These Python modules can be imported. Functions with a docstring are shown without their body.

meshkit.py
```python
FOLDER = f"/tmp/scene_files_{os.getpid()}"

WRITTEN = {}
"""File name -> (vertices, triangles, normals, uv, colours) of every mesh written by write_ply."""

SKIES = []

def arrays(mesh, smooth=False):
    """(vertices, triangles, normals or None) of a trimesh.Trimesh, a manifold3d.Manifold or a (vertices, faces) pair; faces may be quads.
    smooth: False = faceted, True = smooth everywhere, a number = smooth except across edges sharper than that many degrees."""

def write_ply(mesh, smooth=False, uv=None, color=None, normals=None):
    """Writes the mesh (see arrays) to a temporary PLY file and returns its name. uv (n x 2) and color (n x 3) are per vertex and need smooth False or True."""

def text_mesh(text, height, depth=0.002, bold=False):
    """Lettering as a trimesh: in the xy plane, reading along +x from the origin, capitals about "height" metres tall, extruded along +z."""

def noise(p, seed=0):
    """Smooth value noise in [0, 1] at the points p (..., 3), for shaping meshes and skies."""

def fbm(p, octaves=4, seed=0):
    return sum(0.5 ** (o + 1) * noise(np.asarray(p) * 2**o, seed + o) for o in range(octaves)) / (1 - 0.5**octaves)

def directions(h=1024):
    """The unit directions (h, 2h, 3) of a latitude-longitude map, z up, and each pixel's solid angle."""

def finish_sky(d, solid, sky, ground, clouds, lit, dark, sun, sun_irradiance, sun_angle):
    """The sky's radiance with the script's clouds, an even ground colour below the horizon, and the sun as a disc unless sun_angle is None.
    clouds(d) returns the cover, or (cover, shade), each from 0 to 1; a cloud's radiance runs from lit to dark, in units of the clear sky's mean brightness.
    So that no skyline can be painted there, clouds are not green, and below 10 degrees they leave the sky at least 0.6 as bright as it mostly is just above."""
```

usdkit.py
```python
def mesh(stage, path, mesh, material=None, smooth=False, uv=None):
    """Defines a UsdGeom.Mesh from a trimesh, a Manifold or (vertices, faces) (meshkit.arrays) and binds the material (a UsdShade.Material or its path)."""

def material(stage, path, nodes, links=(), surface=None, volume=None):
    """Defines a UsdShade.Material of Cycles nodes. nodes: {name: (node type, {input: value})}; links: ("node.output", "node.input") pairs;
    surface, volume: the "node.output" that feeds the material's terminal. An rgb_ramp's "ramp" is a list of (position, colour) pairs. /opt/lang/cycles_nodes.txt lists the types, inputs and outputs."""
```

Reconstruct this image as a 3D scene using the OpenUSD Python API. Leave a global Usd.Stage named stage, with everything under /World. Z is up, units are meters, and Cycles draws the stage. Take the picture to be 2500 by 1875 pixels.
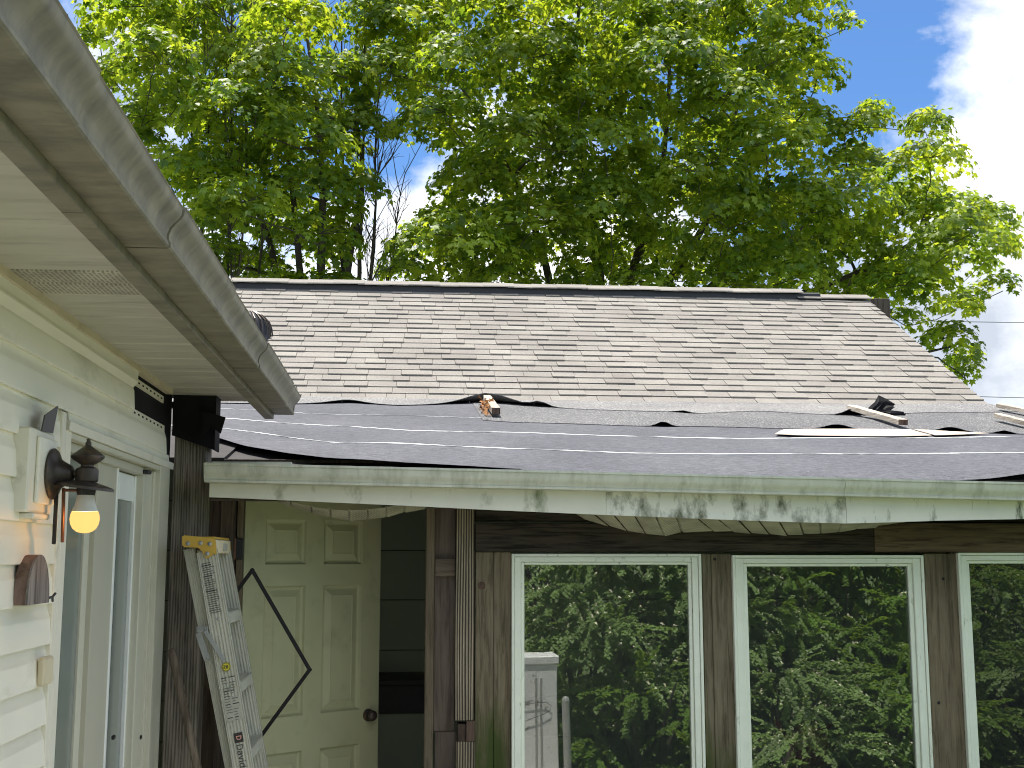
import math, random
import numpy as np, trimesh, usdkit, meshkit
from shapely.geometry import Polygon
from pxr import Usd, UsdGeom, UsdLux, UsdShade, Gf, Sdf, Vt

stage = Usd.Stage.CreateInMemory()
UsdGeom.SetStageUpAxis(stage, UsdGeom.Tokens.z)
UsdGeom.SetStageMetersPerUnit(stage, 1.0)
UsdGeom.Xform.Define(stage, '/World')
UsdGeom.Scope.Define(stage, '/World/Looks')
R = np.random.default_rng(7)
random.seed(7)

# ------------------------------------------------------------------ camera, sky, sun, exposure
EXPOSURE = 0.85
SKY_STRENGTH, SUN_INTENSITY = 0.095, 1.25
SUN = np.array([-0.12, 0.20, 0.97]); SUN /= np.linalg.norm(SUN)
FPX = 2926.0                       # focal length in pixels of a 2500 wide picture
YAW, PITCH = math.radians(5.25), math.radians(8.2)
EYE = np.array([0.0, 0.0, 1.75])
FW = np.array([math.sin(YAW) * math.cos(PITCH), math.cos(YAW) * math.cos(PITCH), math.sin(PITCH)])
RT = np.array([math.cos(YAW), -math.sin(YAW), 0.0])
UP = np.cross(RT, FW)

cam = UsdGeom.Camera.Define(stage, '/World/camera')
cam.CreateHorizontalApertureAttr(36.0)
cam.CreateVerticalApertureAttr(27.0)
cam.CreateFocalLengthAttr(36.0 * FPX / 2500)
cam.CreateExposureAttr(EXPOSURE)
M4 = np.eye(4); M4[0, :3], M4[1, :3], M4[2, :3], M4[3, :3] = RT, UP, -FW, EYE
cam.AddTransformOp().Set(Gf.Matrix4d(M4.tolist()))

EL, AZ = math.asin(SUN[2]), math.atan2(SUN[0], SUN[1])
usdkit.material(stage, '/World/Looks/sky_look', {
    'sky': ('sky_texture', {'sky_type': 'single_scattering', 'sun_disc': False, 'sun_elevation': EL, 'sun_rotation': AZ, 'air_density': 1.0, 'aerosol_density': 0.3, 'ozone_density': 3.0}),
    'tint': ('mix_color', {'blend_type': 'multiply', 'fac': 1.0, 'b': (0.56, 0.78, 1.0)}),
    'tc': ('texture_coordinate', {}),
    'mp': ('mapping', {'location': (0.12, 7.54, 2.33), 'rotation': (0, 0, -0.06), 'scale': (1.0, 1.0, 1.35)}),
    'n1': ('noise_texture', {'scale': 2.6, 'detail': 12.0, 'roughness': 0.58, 'distortion': 0.25}),
    'n2': ('noise_texture', {'scale': 5.5, 'detail': 8.0, 'roughness': 0.6}),
    'cover': ('rgb_ramp', {'ramp': [(0.0, (0, 0, 0)), (0.465, (0, 0, 0)), (0.508, (0.55, 0.55, 0.55)), (0.545, (1, 1, 1)), (1, (1, 1, 1))]}),
    'shade': ('rgb_ramp', {'ramp': [(0.0, (9.2, 9.3, 9.5)), (0.40, (9.2, 9.3, 9.5)), (0.52, (6.2, 6.5, 7.0)), (0.64, (4.0, 4.4, 5.1)), (1, (3.8, 4.2, 4.9))]}),
    'mix': ('mix', {'mix_type': 'mix'}),
    'bg': ('background_shader', {'strength': SKY_STRENGTH}),
}, [('sky.color', 'tint.a'), ('tc.generated', 'mp.vector'), ('mp.vector', 'n1.vector'), ('mp.vector', 'n2.vector'), ('n1.fac', 'cover.fac'), ('n2.fac', 'shade.fac'),
    ('cover.color', 'mix.fac'), ('tint.result', 'mix.color1'), ('shade.color', 'mix.color2'), ('mix.color', 'bg.color')], surface='bg.background')
dome = UsdLux.DomeLight.Define(stage, '/World/sky')
UsdShade.MaterialBindingAPI.Apply(dome.GetPrim()).Bind(UsdShade.Material.Get(stage, '/World/Looks/sky_look'))
dome.GetPrim().SetCustomDataByKey('kind', 'structure')
sun = UsdLux.DistantLight.Define(stage, '/World/sun')
sun.CreateNormalizeAttr(True); sun.CreateIntensityAttr(SUN_INTENSITY); sun.CreateAngleAttr(0.53); sun.CreateColorAttr(Gf.Vec3f(1.0, 0.955, 0.88))
zx = np.cross([0, 0, 1.0], SUN); zx /= np.linalg.norm(zx); zy = np.cross(SUN, zx)
M4 = np.eye(4); M4[0, :3], M4[1, :3], M4[2, :3], M4[3, :3] = zx, zy, SUN, SUN * 60
sun.AddTransformOp().Set(Gf.Matrix4d(M4.tolist()))

# ------------------------------------------------------------------ helpers
def ray(x, y): return FW + RT * (x - 1250) / FPX - UP * (y - 937.5) / FPX
def onX(x, y, X): d = ray(x, y); return EYE + d * (X / d[0])
def onY(x, y, Y): d = ray(x, y); return EYE + d * (Y / d[1])
def onP(x, y, p, n): d = ray(x, y); return EYE + d * (np.dot(np.asarray(p) - EYE, n) / np.dot(d, n))

_names = {}
def path_for(name, parent):
    base = (str(parent.GetPath()) if parent is not None else '/World') + '/' + name
    k = _names.get(base, 0); _names[base] = k + 1
    return base if k == 0 else f'{base}_{k:03d}'
def tag(prim, label=None, cat=None, group=None, kind=None):
    for k, v in (('label', label), ('category', cat), ('group', group), ('kind', kind)):
        if v: prim.SetCustomDataByKey(k, v)
    return prim
def thing(name, label=None, cat=None, loc=(0, 0, 0), group=None, kind=None, parent=None):
    x = UsdGeom.Xform.Define(stage, path_for(name, parent))
    if any(loc): x.AddTranslateOp().Set(Gf.Vec3d(*map(float, loc)))
    return tag(x.GetPrim(), label, cat, group, kind)
def sub(name, parent, label=None): return thing(name, label, parent=parent)
def obj(name, mesh, mat, parent=None, smooth=False, label=None, cat=None, group=None, kind=None, off=None):
    if off is not None:
        v, f, _ = meshkit.arrays(mesh); mesh = (v - np.asarray(off), f)
    m = usdkit.mesh(stage, path_for(name, parent), mesh, L[mat] if isinstance(mat, str) else mat, smooth=smooth)
    return tag(m.GetPrim(), label, cat, group, kind)
def tone(prim, values):
    UsdGeom.PrimvarsAPI(prim).CreatePrimvar('tone', Sdf.ValueTypeNames.FloatArray, 'vertex').Set(Vt.FloatArray.FromNumpy(np.asarray(values, np.float32)))
def cat_(*ms):
    ms = [m if isinstance(m, trimesh.Trimesh) else trimesh.Trimesh(*[np.asarray(a) for a in meshkit.arrays(m)[:2]], process=False) for m in ms]
    return trimesh.util.concatenate(ms)
def box(x0, x1, y0, y1, z0, z1, b=0.003):
    lo, hi = np.minimum([x0, y0, z0], [x1, y1, z1]), np.maximum([x0, y0, z0], [x1, y1, z1])
    b = min(b, 0.3 * (hi - lo).min())
    if b <= 0:
        return trimesh.creation.box(bounds=[lo, hi])
    c, h, pts = (lo + hi) / 2, (hi - lo) / 2, []
    for sx in (-1, 1):
        for sy in (-1, 1):
            for sz in (-1, 1):
                s = np.array([sx, sy, sz])
                for k in range(3):
                    d = h - b; d[k] = h[k]; pts.append(c + s * d)
    return trimesh.convex.convex_hull(np.array(pts))
def obox(p0, p1, w, t, up=(0, 0, 1), b=0.002):
    """A bar of width w (along side) and thickness t (along up) from p0 to p1."""
    p0, p1 = np.asarray(p0, float), np.asarray(p1, float)
    a = p1 - p0; ln = np.linalg.norm(a); a /= ln
    s = np.cross(a, up); s /= np.linalg.norm(s); u = np.cross(s, a)
    m = box(0, ln, -w / 2, w / 2, -t / 2, t / 2, b)
    v = np.array(m.vertices)
    return trimesh.Trimesh(p0 + v[:, :1] * a + v[:, 1:2] * s + v[:, 2:] * u, m.faces, process=False)
def tube(pts, rad, sides=6, caps=True):
    pts = np.asarray(pts, float); n = len(pts)
    rad = np.full(n, rad) if np.ndim(rad) == 0 else np.asarray(rad, float)
    t = np.gradient(pts, axis=0); t /= np.maximum(np.linalg.norm(t, axis=1, keepdims=True), 1e-9)
    ref = np.array([0.31, 0.17, 0.93]) if abs(t[0][2]) < 0.8 else np.array([0.93, 0.31, 0.17])
    s = np.cross(t, ref); s /= np.linalg.norm(s, axis=1, keepdims=True); u = np.cross(s, t)
    a = np.arange(sides) / sides * 2 * np.pi
    v = (pts[:, None] + rad[:, None, None] * (np.cos(a)[None, :, None] * s[:, None] + np.sin(a)[None, :, None] * u[:, None])).reshape(-1, 3)
    i, j = np.meshgrid(np.arange(n - 1), np.arange(sides), indexing='ij'); i, j = i.ravel(), j.ravel(); k = (j + 1) % sides
    q = np.stack([i * sides + j, i * sides + k, (i + 1) * sides + k, (i + 1) * sides + j], 1)
    f = np.vstack([q[:, [0, 2, 1]], q[:, [0, 3, 2]]])
    if caps:
        v = np.vstack([v, pts[:1], pts[-1:]]); c0, c1 = n * sides, n * sides + 1
        jj = np.arange(sides); kk = (jj + 1) % sides
        f = np.vstack([f, np.stack([np.full(sides, c0), jj, kk], 1), np.stack([np.full(sides, c1), (n - 1) * sides + kk, (n - 1) * sides + jj], 1)])
    return trimesh.Trimesh(v, f, process=False)
def lathe(prof, seg=28, center=(0, 0, 0), axis='z'):
    """prof: (radius, height) pairs."""
    p = np.asarray(prof, float); a = np.arange(seg) / seg * 2 * np.pi
    v = np.stack([p[:, 0][:, None] * np.cos(a), p[:, 0][:, None] * np.sin(a), np.repeat(p[:, 1][:, None], seg, 1)], -1).reshape(-1, 3)
    n = len(p); i, j = np.meshgrid(np.arange(n - 1), np.arange(seg), indexing='ij'); i, j = i.ravel(), j.ravel(); k = (j + 1) % seg
    q = np.stack([i * seg + j, i * seg + k, (i + 1) * seg + k, (i + 1) * seg + j], 1)
    f = np.vstack([q[:, [0, 1, 2]], q[:, [0, 2, 3]]])
    if axis == 'x': v = v[:, [2, 0, 1]]
    if axis == '-y': v = np.stack([v[:, 0], -v[:, 2], v[:, 1]], 1)
    return trimesh.Trimesh(v + np.asarray(center), f, process=False)
def extrude(profile, axis, t0, t1, n=1, wob=None):
    """Closed 2-D profile swept along 'x' or 'y' in n steps. For y the profile is (x, z), for x it is (y, z)."""
    poly = Polygon(profile)
    if not poly.exterior.is_ccw: profile = list(reversed(profile))
    p = np.asarray(profile, float); m = len(p); ts = np.linspace(t0, t1, n + 1)
    rows = []
    for t in ts:
        q = p + (wob(t) if wob else 0)
        rows.append(np.stack([q[:, 0], np.full(m, t), q[:, 1]], 1) if axis == 'y' else np.stack([np.full(m, t), q[:, 0], q[:, 1]], 1))
    v = np.vstack(rows)
    i, j = np.meshgrid(np.arange(n), np.arange(m), indexing='ij'); i, j = i.ravel(), j.ravel(); k = (j + 1) % m
    q = np.stack([i * m + j, i * m + k, (i + 1) * m + k, (i + 1) * m + j], 1)
    f = np.vstack([q[:, [0, 1, 2]], q[:, [0, 2, 3]]])
    tv, tf = trimesh.creation.triangulate_polygon(Polygon(p), engine='earcut')
    d = ((tv[:, None] - p[None]) ** 2).sum(-1).argmin(1); cap = d[tf]
    f = np.vstack([f, cap[:, ::-1], cap + n * m])
    mesh = trimesh.Trimesh(v, f, process=False); mesh.fix_normals()
    return mesh
def plate(pts3, thick, normal):
    """A planar polygon given as 3-D points, thickened along normal."""
    P = np.asarray(pts3, float); n = np.asarray(normal, float); n /= np.linalg.norm(n)
    s = P[1] - P[0]; s -= n * (s @ n); s /= np.linalg.norm(s); u = np.cross(n, s)
    q = np.stack([(P - P[0]) @ s, (P - P[0]) @ u], 1)
    m = trimesh.creation.extrude_polygon(Polygon(q), thick, engine='earcut')
    v = np.array(m.vertices)
    return trimesh.Trimesh(P[0] + v[:, :1] * s + v[:, 1:2] * u + (v[:, 2:] - thick / 2) * n, m.faces, process=False)
def ybox(quad, y0, y1, b=0.003):
    """Box from source pixels (x0, y0, x1, y1) measured on the plane y = y0, back to y1."""
    a, c, d = onY(quad[0], quad[1], y0), onY(quad[2], quad[3], y0), onY(quad[2], quad[1], y0)
    return box(a[0], d[0], y0, y1, a[2], c[2], b)

# ------------------------------------------------------------------ looks
L = {}
def look(name, nodes, links, surface='p.BSDF'):
    L[name] = usdkit.material(stage, '/World/Looks/' + name, nodes, links, surface=surface)
def plain(name, color, rough=0.5, metal=0.0, spec=0.5, var=0.12, scale=6.0, stretch=(1, 1, 1), bump=0.0, bscale=60.0, coat=0.0, dark=None, dthr=(0.5, 0.65), dscale=5.0, dstretch=(1, 1, 1)):
    """Colour with soft mottling, optional fine bump and optional dirt (dark) where a noise is high."""
    c = np.array(color)
    nodes = {'g': ('geometry', {}), 'oi': ('object_info', {}), 'vo': ('vector_math', {'math_type': 'scale', 'vector1': (13.7, 7.3, 5.1)}),
             'add': ('vector_math', {'math_type': 'add'}), 'm': ('mapping', {'scale': stretch}),
             'n': ('noise_texture', {'scale': scale, 'detail': 5.0, 'roughness': 0.6}),
             'r': ('rgb_ramp', {'ramp': [(0.3, tuple(c * (1 - var))), (0.7, tuple(np.minimum(c * (1 + var), 0.92)))]}),
             'p': ('principled_bsdf', {'roughness': rough, 'metallic': metal, 'specular_ior_level': spec, 'coat_weight': coat})}
    links = [('g.position', 'add.vector1'), ('oi.random', 'vo.scale'), ('vo.vector', 'add.vector2'), ('add.vector', 'm.vector'), ('m.vector', 'n.vector'), ('n.fac', 'r.fac')]
    out = 'r.color'
    if dark is not None:
        nodes.update({'dm': ('mapping', {'scale': dstretch}), 'dn': ('noise_texture', {'scale': dscale, 'detail': 8.0, 'roughness': 0.68}),
                      'dr': ('rgb_ramp', {'ramp': [(dthr[0], (0, 0, 0)), (dthr[1], (1, 1, 1))]}), 'dx': ('mix', {'color2': dark})})
        links += [('add.vector', 'dm.vector'), ('dm.vector', 'dn.vector'), ('dn.fac', 'dr.fac'), ('dr.color', 'dx.fac'), (out, 'dx.color1')]
        out = 'dx.color'
    links.append((out, 'p.base_color'))
    if bump:
        nodes.update({'bn': ('noise_texture', {'scale': bscale, 'detail': 3.0}), 'b': ('bump', {'strength': bump, 'distance': 0.004})})
        links += [('m.vector', 'bn.vector'), ('bn.fac', 'b.height'), ('b.normal', 'p.normal')]
    look(name, nodes, links)
def wood(name, dark, light, axis='z', scale=1.0, moss=None, wave=0.0, rough=0.85, bump=0.5):
    """Weathered board: streaks along the axis, coarse blotches, optional moss low down."""
    st = {'x': (0.06, 1, 1), 'y': (1, 0.06, 1), 'z': (1, 1, 0.06)}[axis]
    st2 = {'x': (0.25, 1, 1), 'y': (1, 0.25, 1), 'z': (1, 1, 0.25)}[axis]
    d, l = np.array(dark), np.array(light)
    nodes = {'g': ('geometry', {}), 'oi': ('object_info', {}), 'vo': ('vector_math', {'math_type': 'scale', 'vector1': (17.7, 9.3, 31.1)}), 'add': ('vector_math', {'math_type': 'add'}),
             'm': ('mapping', {'scale': st}), 'm2': ('mapping', {'scale': st2}),
             'n': ('noise_texture', {'scale': 55.0 * scale, 'detail': 8.0, 'roughness': 0.7, 'distortion': 0.5}),
             'n2': ('noise_texture', {'scale': 5.0, 'detail': 5.0, 'roughness': 0.6}),
             'r': ('rgb_ramp', {'ramp': [(0.25, tuple(d * 0.6)), (0.42, tuple(d)), (0.50, tuple(d * 0.4 + l * 0.6)), (0.62, tuple(l)), (0.80, tuple(l * 1.2))]}),
             'r2': ('rgb_ramp', {'ramp': [(0.3, (0.45, 0.45, 0.45)), (0.55, (1, 1, 1)), (0.8, (1.25, 1.22, 1.18))]}),
             'x': ('mix', {'mix_type': 'multiply', 'fac': 0.85}), 'b': ('bump', {'strength': bump, 'distance': 0.004}),
             'p': ('principled_bsdf', {'roughness': rough, 'specular_ior_level': 0.25})}
    links = [('g.position', 'add.vector1'), ('oi.random', 'vo.scale'), ('vo.vector', 'add.vector2'), ('add.vector', 'm.vector'), ('add.vector', 'm2.vector'),
             ('m.vector', 'n.vector'), ('m2.vector', 'n2.vector'), ('n2.fac', 'r2.fac'), ('r.color', 'x.color1'), ('r2.color', 'x.color2'), ('b.normal', 'p.normal')]
    src = 'n.fac'
    if wave:
        nodes.update({'mw': ('mapping', {'scale': {'x': (0.05, 1, 1), 'y': (1, 0.05, 1), 'z': (1, 1, 0.05)}[axis]}),
                      'w': ('wave_texture', {'bands_direction': 'x', 'scale': 24.0, 'distortion': 9.0, 'detail': 1.5, 'detail_scale': 0.5}), 'wx': ('mix_float', {'fac': wave})})
        links += [('add.vector', 'mw.vector'), ('mw.vector', 'w.vector'), ('n.fac', 'wx.a'), ('w.fac', 'wx.b')]
        src = 'wx.result'
    links += [(src, 'r.fac'), (src, 'b.height')]
    out = 'x.color'
    if moss:
        nodes.update({'s': ('separate_xyz', {}), 'mr': ('map_range', {'from_min': 1.15, 'from_max': 0.5, 'to_min': 0.0, 'to_max': 0.42, 'clamp': True}), 'ma': ('math', {'math_type': 'add'}),
                      'mk': ('rgb_ramp', {'ramp': [(0.62, (0, 0, 0)), (0.8, (1, 1, 1))]}), 'mx': ('mix', {'color2': moss})})
        links += [('g.position', 's.vector'), ('s.z', 'mr.value'), ('mr.result', 'ma.value1'), ('n2.fac', 'ma.value2'), ('ma.value', 'mk.fac'), ('mk.color', 'mx.fac'), (out, 'mx.color1')]
        out = 'mx.color'
    links.append((out, 'p.base_color'))
    look(name, nodes, links)
def leaf(name, col, trans, rough=0.5, mixf=0.42):
    c, t = np.array(col), np.array(trans)
    look(name, {'oi': ('object_info', {}), 'ge': ('geometry', {}), 'w': ('white_noise_texture', {'dimensions': '1D'}), 'ad': ('math', {'math_type': 'add'}),
                'r': ('rgb_ramp', {'ramp': [(0, tuple(c * 0.7)), (1, tuple(c * 1.3))]}), 'rt': ('rgb_ramp', {'ramp': [(0, tuple(t * 0.75)), (1, tuple(t * 1.25))]}),
                'p': ('principled_bsdf', {'roughness': rough, 'specular_ior_level': 0.4}), 't': ('translucent_bsdf', {}), 'x': ('mix_closure', {'fac': mixf})},
         [('oi.random', 'ad.value1'), ('ge.random_per_island', 'ad.value2'), ('ad.value', 'w.w'), ('w.value', 'r.fac'), ('w.value', 'rt.fac'), ('r.color', 'p.base_color'), ('rt.color', 't.color'),
          ('p.BSDF', 'x.closure1'), ('t.BSDF', 'x.closure2')], surface='x.closure')

plain('vinyl', (0.85, 0.82, 0.69), 0.42, var=0.04, scale=3, bump=0.08, bscale=40, dark=(0.50, 0.49, 0.36), dthr=(0.56, 0.75), dscale=2.2, dstretch=(1, 0.5, 1.5))
plain('vinyl_trim', (0.76, 0.73, 0.61), 0.4, var=0.05, scale=5, dark=(0.45, 0.43, 0.33), dthr=(0.58, 0.75), dscale=6)
plain('tan_trim', (0.62, 0.55, 0.38), 0.5, var=0.07, scale=5, dark=(0.42, 0.37, 0.25), dthr=(0.55, 0.7), dscale=4)
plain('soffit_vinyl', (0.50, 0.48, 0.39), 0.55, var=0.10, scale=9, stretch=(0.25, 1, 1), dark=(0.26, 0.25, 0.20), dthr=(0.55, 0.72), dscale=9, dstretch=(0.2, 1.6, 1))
plain('gutter_metal', (0.205, 0.185, 0.13), 0.5, var=0.16, scale=14, stretch=(1, 0.9, 1), dark=(0.09, 0.083, 0.06), dthr=(0.44, 0.72), dscale=7, dstretch=(0.8, 1.8, 0.8), spec=0.35)
plain('gutter_white', (0.56, 0.57, 0.47), 0.42, var=0.08, scale=8, stretch=(1.5, 1, 0.3), dark=(0.30, 0.31, 0.22), dthr=(0.48, 0.80), dscale=12, dstretch=(1.5, 1, 0.35))
plain('fascia_white', (0.72, 0.71, 0.60), 0.55, var=0.06, scale=5, dark=(0.20, 0.23, 0.13), dthr=(0.56, 0.72), dscale=4.5, dstretch=(1.2, 1, 0.6))
plain('fascia_moldy', (0.74, 0.735, 0.64), 0.6, var=0.07, scale=5, dark=(0.12, 0.135, 0.07), dthr=(0.56, 0.68), dscale=11.0, dstretch=(1.4, 1, 0.38))
plain('fascia_stained', (0.74, 0.735, 0.64), 0.6, var=0.07, scale=5, dark=(0.13, 0.14, 0.085), dthr=(0.46, 0.64), dscale=10.0, dstretch=(1.3, 1, 0.65))
plain('drooping_vinyl', (0.58, 0.57, 0.47), 0.5, var=0.1, scale=12, dark=(0.25, 0.24, 0.17), dthr=(0.55, 0.7), dscale=14)
plain('window_paint', (0.84, 0.88, 0.76), 0.45, var=0.04, scale=9, dark=(0.30, 0.33, 0.22), dthr=(0.60, 0.72), dscale=16, dstretch=(1, 1, 0.5))
plain('door_paint', (0.42, 0.42, 0.25), 0.5, var=0.06, scale=4, dark=(0.30, 0.30, 0.18), dthr=(0.55, 0.8), dscale=6, bump=0.1, bscale=25)
plain('aluminium_frame', (0.56, 0.55, 0.44), 0.45, var=0.04, scale=6, stretch=(1, 1, 0.2))
plain('grey_frame', (0.47, 0.455, 0.36), 0.45, var=0.04, scale=6, stretch=(1, 1, 0.2))
plain('white_frame', (0.78, 0.80, 0.76), 0.4, var=0.03, scale=6)
plain('dark_gap', (0.012, 0.011, 0.010), 0.8)
plain('membrane', (0.010, 0.010, 0.011), 0.7, spec=0.15, var=0.3, scale=7, bump=0.3, bscale=12)
plain('dull_black', (0.018, 0.018, 0.02), 0.45, var=0.3, scale=20)
plain('frame_grey', (0.012, 0.012, 0.013), 0.6, spec=0.25, var=0.2, scale=20)
plain('bronze', (0.075, 0.06, 0.05), 0.42, metal=0.55, var=0.35, scale=26, dark=(0.20, 0.13, 0.06), dthr=(0.58, 0.75), dscale=18)
plain('copper', (0.20, 0.085, 0.045), 0.4, metal=0.6, var=0.35, scale=30)
plain('lamp_white', (0.70, 0.68, 0.62), 0.4, var=0.03)
plain('flashing_grey', (0.09, 0.085, 0.085), 0.5, var=0.12)
plain('ladder_aluminium', (0.52, 0.52, 0.44), 0.5, metal=0.35, var=0.10, scale=10, stretch=(1, 1, 0.3), dark=(0.42, 0.42, 0.35), dthr=(0.55, 0.75), dscale=18)
plain('zinc', (0.34, 0.35, 0.34), 0.45, metal=0.5, var=0.15, scale=20)
plain('yellow_plastic', (0.56, 0.36, 0.055), 0.45, var=0.07, scale=12, dark=(0.38, 0.27, 0.07), dthr=(0.6, 0.75), dscale=16)
plain('pale_plastic', (0.66, 0.58, 0.40), 0.5, var=0.06, scale=12)
plain('sticker_yellow', (0.62, 0.55, 0.04), 0.5, var=0.03)
plain('label_grey', (0.42, 0.42, 0.35), 0.55, var=0.05, scale=30)
plain('print_black', (0.03, 0.03, 0.028), 0.6)
plain('print_pink', (0.62, 0.32, 0.24), 0.6)
def granules(name, c, c2, sc, lo, hi, streak=0.35, amp=0.5):
    c = np.array(c)
    look(name, {'g': ('geometry', {}), 'm': ('mapping', {'scale': (streak, 1, 1)}), 'n': ('noise_texture', {'scale': sc, 'detail': 4.0, 'roughness': 0.8}), 'nb': ('noise_texture', {'scale': 1.7, 'detail': 5.0}),
                'v': ('noise_texture', {'scale': 95.0, 'detail': 1.0}), 'r': ('rgb_ramp', {'ramp': [(0.30, tuple(c * (1 - amp))), (0.5, tuple(c)), (0.70, tuple(c * (1 + amp)))]}),
                'rv': ('rgb_ramp', {'ramp': [(lo, (0, 0, 0)), (hi, (1, 1, 1))]}), 'x': ('mix', {'color2': c2}), 'rb': ('rgb_ramp', {'ramp': [(0.3, (0.82, 0.82, 0.84)), (0.7, (1.12, 1.12, 1.1))]}), 'y': ('mix', {'mix_type': 'multiply', 'fac': 1.0}),
                'b': ('bump', {'strength': 0.9, 'distance': 0.006}), 'p': ('principled_bsdf', {'roughness': 0.78, 'specular_ior_level': 0.25})},
         [('g.position', 'm.vector'), ('m.vector', 'n.vector'), ('g.position', 'nb.vector'), ('g.position', 'v.vector'), ('n.fac', 'r.fac'), ('v.fac', 'rv.fac'), ('r.color', 'x.color1'), ('rv.color', 'x.fac'), ('nb.fac', 'rb.fac'),
          ('x.color', 'y.color1'), ('rb.color', 'y.color2'), ('y.color', 'p.base_color'), ('n.fac', 'b.height'), ('b.normal', 'p.normal')])
granules('felt', (0.092, 0.093, 0.106), (0.20, 0.20, 0.22), 75.0, 0.66, 0.78, 0.3, 0.55)
granules('roll_roofing', (0.105, 0.104, 0.108), (0.42, 0.41, 0.38), 65.0, 0.60, 0.68, 1.0, 0.6)
granules('roll_pale', (0.165, 0.16, 0.158), (0.50, 0.49, 0.45), 65.0, 0.58, 0.68, 1.0, 0.6)
plain('lap_line', (0.60, 0.60, 0.57), 0.75, var=0.15, scale=20, dark=(0.13, 0.13, 0.14), dthr=(0.47, 0.60), dscale=7, dstretch=(0.6, 1, 1))
plain('roof_boards', (0.022, 0.018, 0.016), 0.8, var=0.4, scale=8)
plain('bare_plywood', (0.56, 0.45, 0.36), 0.75, var=0.10, scale=9, stretch=(0.15, 1, 1))
wood('pale_stick', (0.42, 0.35, 0.27), (0.66, 0.58, 0.47), 'y')
wood('post_wood', (0.14, 0.122, 0.095), (0.34, 0.30, 0.24), 'z', wave=0.15)
wood('grey_board', (0.13, 0.108, 0.068), (0.235, 0.20, 0.135), 'z', moss=(0.055, 0.075, 0.02))
wood('brown_board', (0.135, 0.105, 0.070), (0.225, 0.18, 0.12), 'z')
wood('dark_board', (0.05, 0.038, 0.028), (0.10, 0.08, 0.062), 'z')
wood('grain_post', (0.10, 0.085, 0.06), (0.38, 0.32, 0.235), 'z', wave=0.5, moss=(0.10, 0.11, 0.035))
wood('ply_board', (0.13, 0.10, 0.08), (0.20, 0.165, 0.135), 'z', scale=0.5, moss=(0.05, 0.06, 0.025))
wood('block_wood', (0.06, 0.04, 0.03), (0.13, 0.09, 0.07), 'z')
wood('batten_wood', (0.15, 0.115, 0.085), (0.24, 0.19, 0.145), 'x')
wood('header_dark', (0.022, 0.018, 0.015), (0.075, 0.062, 0.046), 'x')
wood('header_brown', (0.075, 0.052, 0.033), (0.18, 0.13, 0.08), 'x')
wood('handle_wood', (0.13, 0.10, 0.075), (0.24, 0.195, 0.15), 'z')
wood('block_grey', (0.13, 0.115, 0.105), (0.30, 0.27, 0.25), 'z', scale=0.6)
wood('block_brown', (0.13, 0.085, 0.065), (0.22, 0.15, 0.12), 'z', scale=0.6)
plain('bark', (0.055, 0.046, 0.038), 0.9, var=0.4, scale=12, stretch=(1, 1, 0.3))
plain('twig', (0.11, 0.09, 0.075), 0.9, var=0.3, scale=12)
plain('grass', (0.085, 0.12, 0.03), 0.9, var=0.4, scale=3, dark=(0.05, 0.08, 0.02), dscale=20)
plain('concrete', (0.42, 0.40, 0.36), 0.85, var=0.1, scale=3, dark=(0.30, 0.29, 0.26), dscale=1.5)
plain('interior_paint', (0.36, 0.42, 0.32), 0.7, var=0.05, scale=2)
plain('interior_dark', (0.05, 0.048, 0.04), 0.8)
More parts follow.
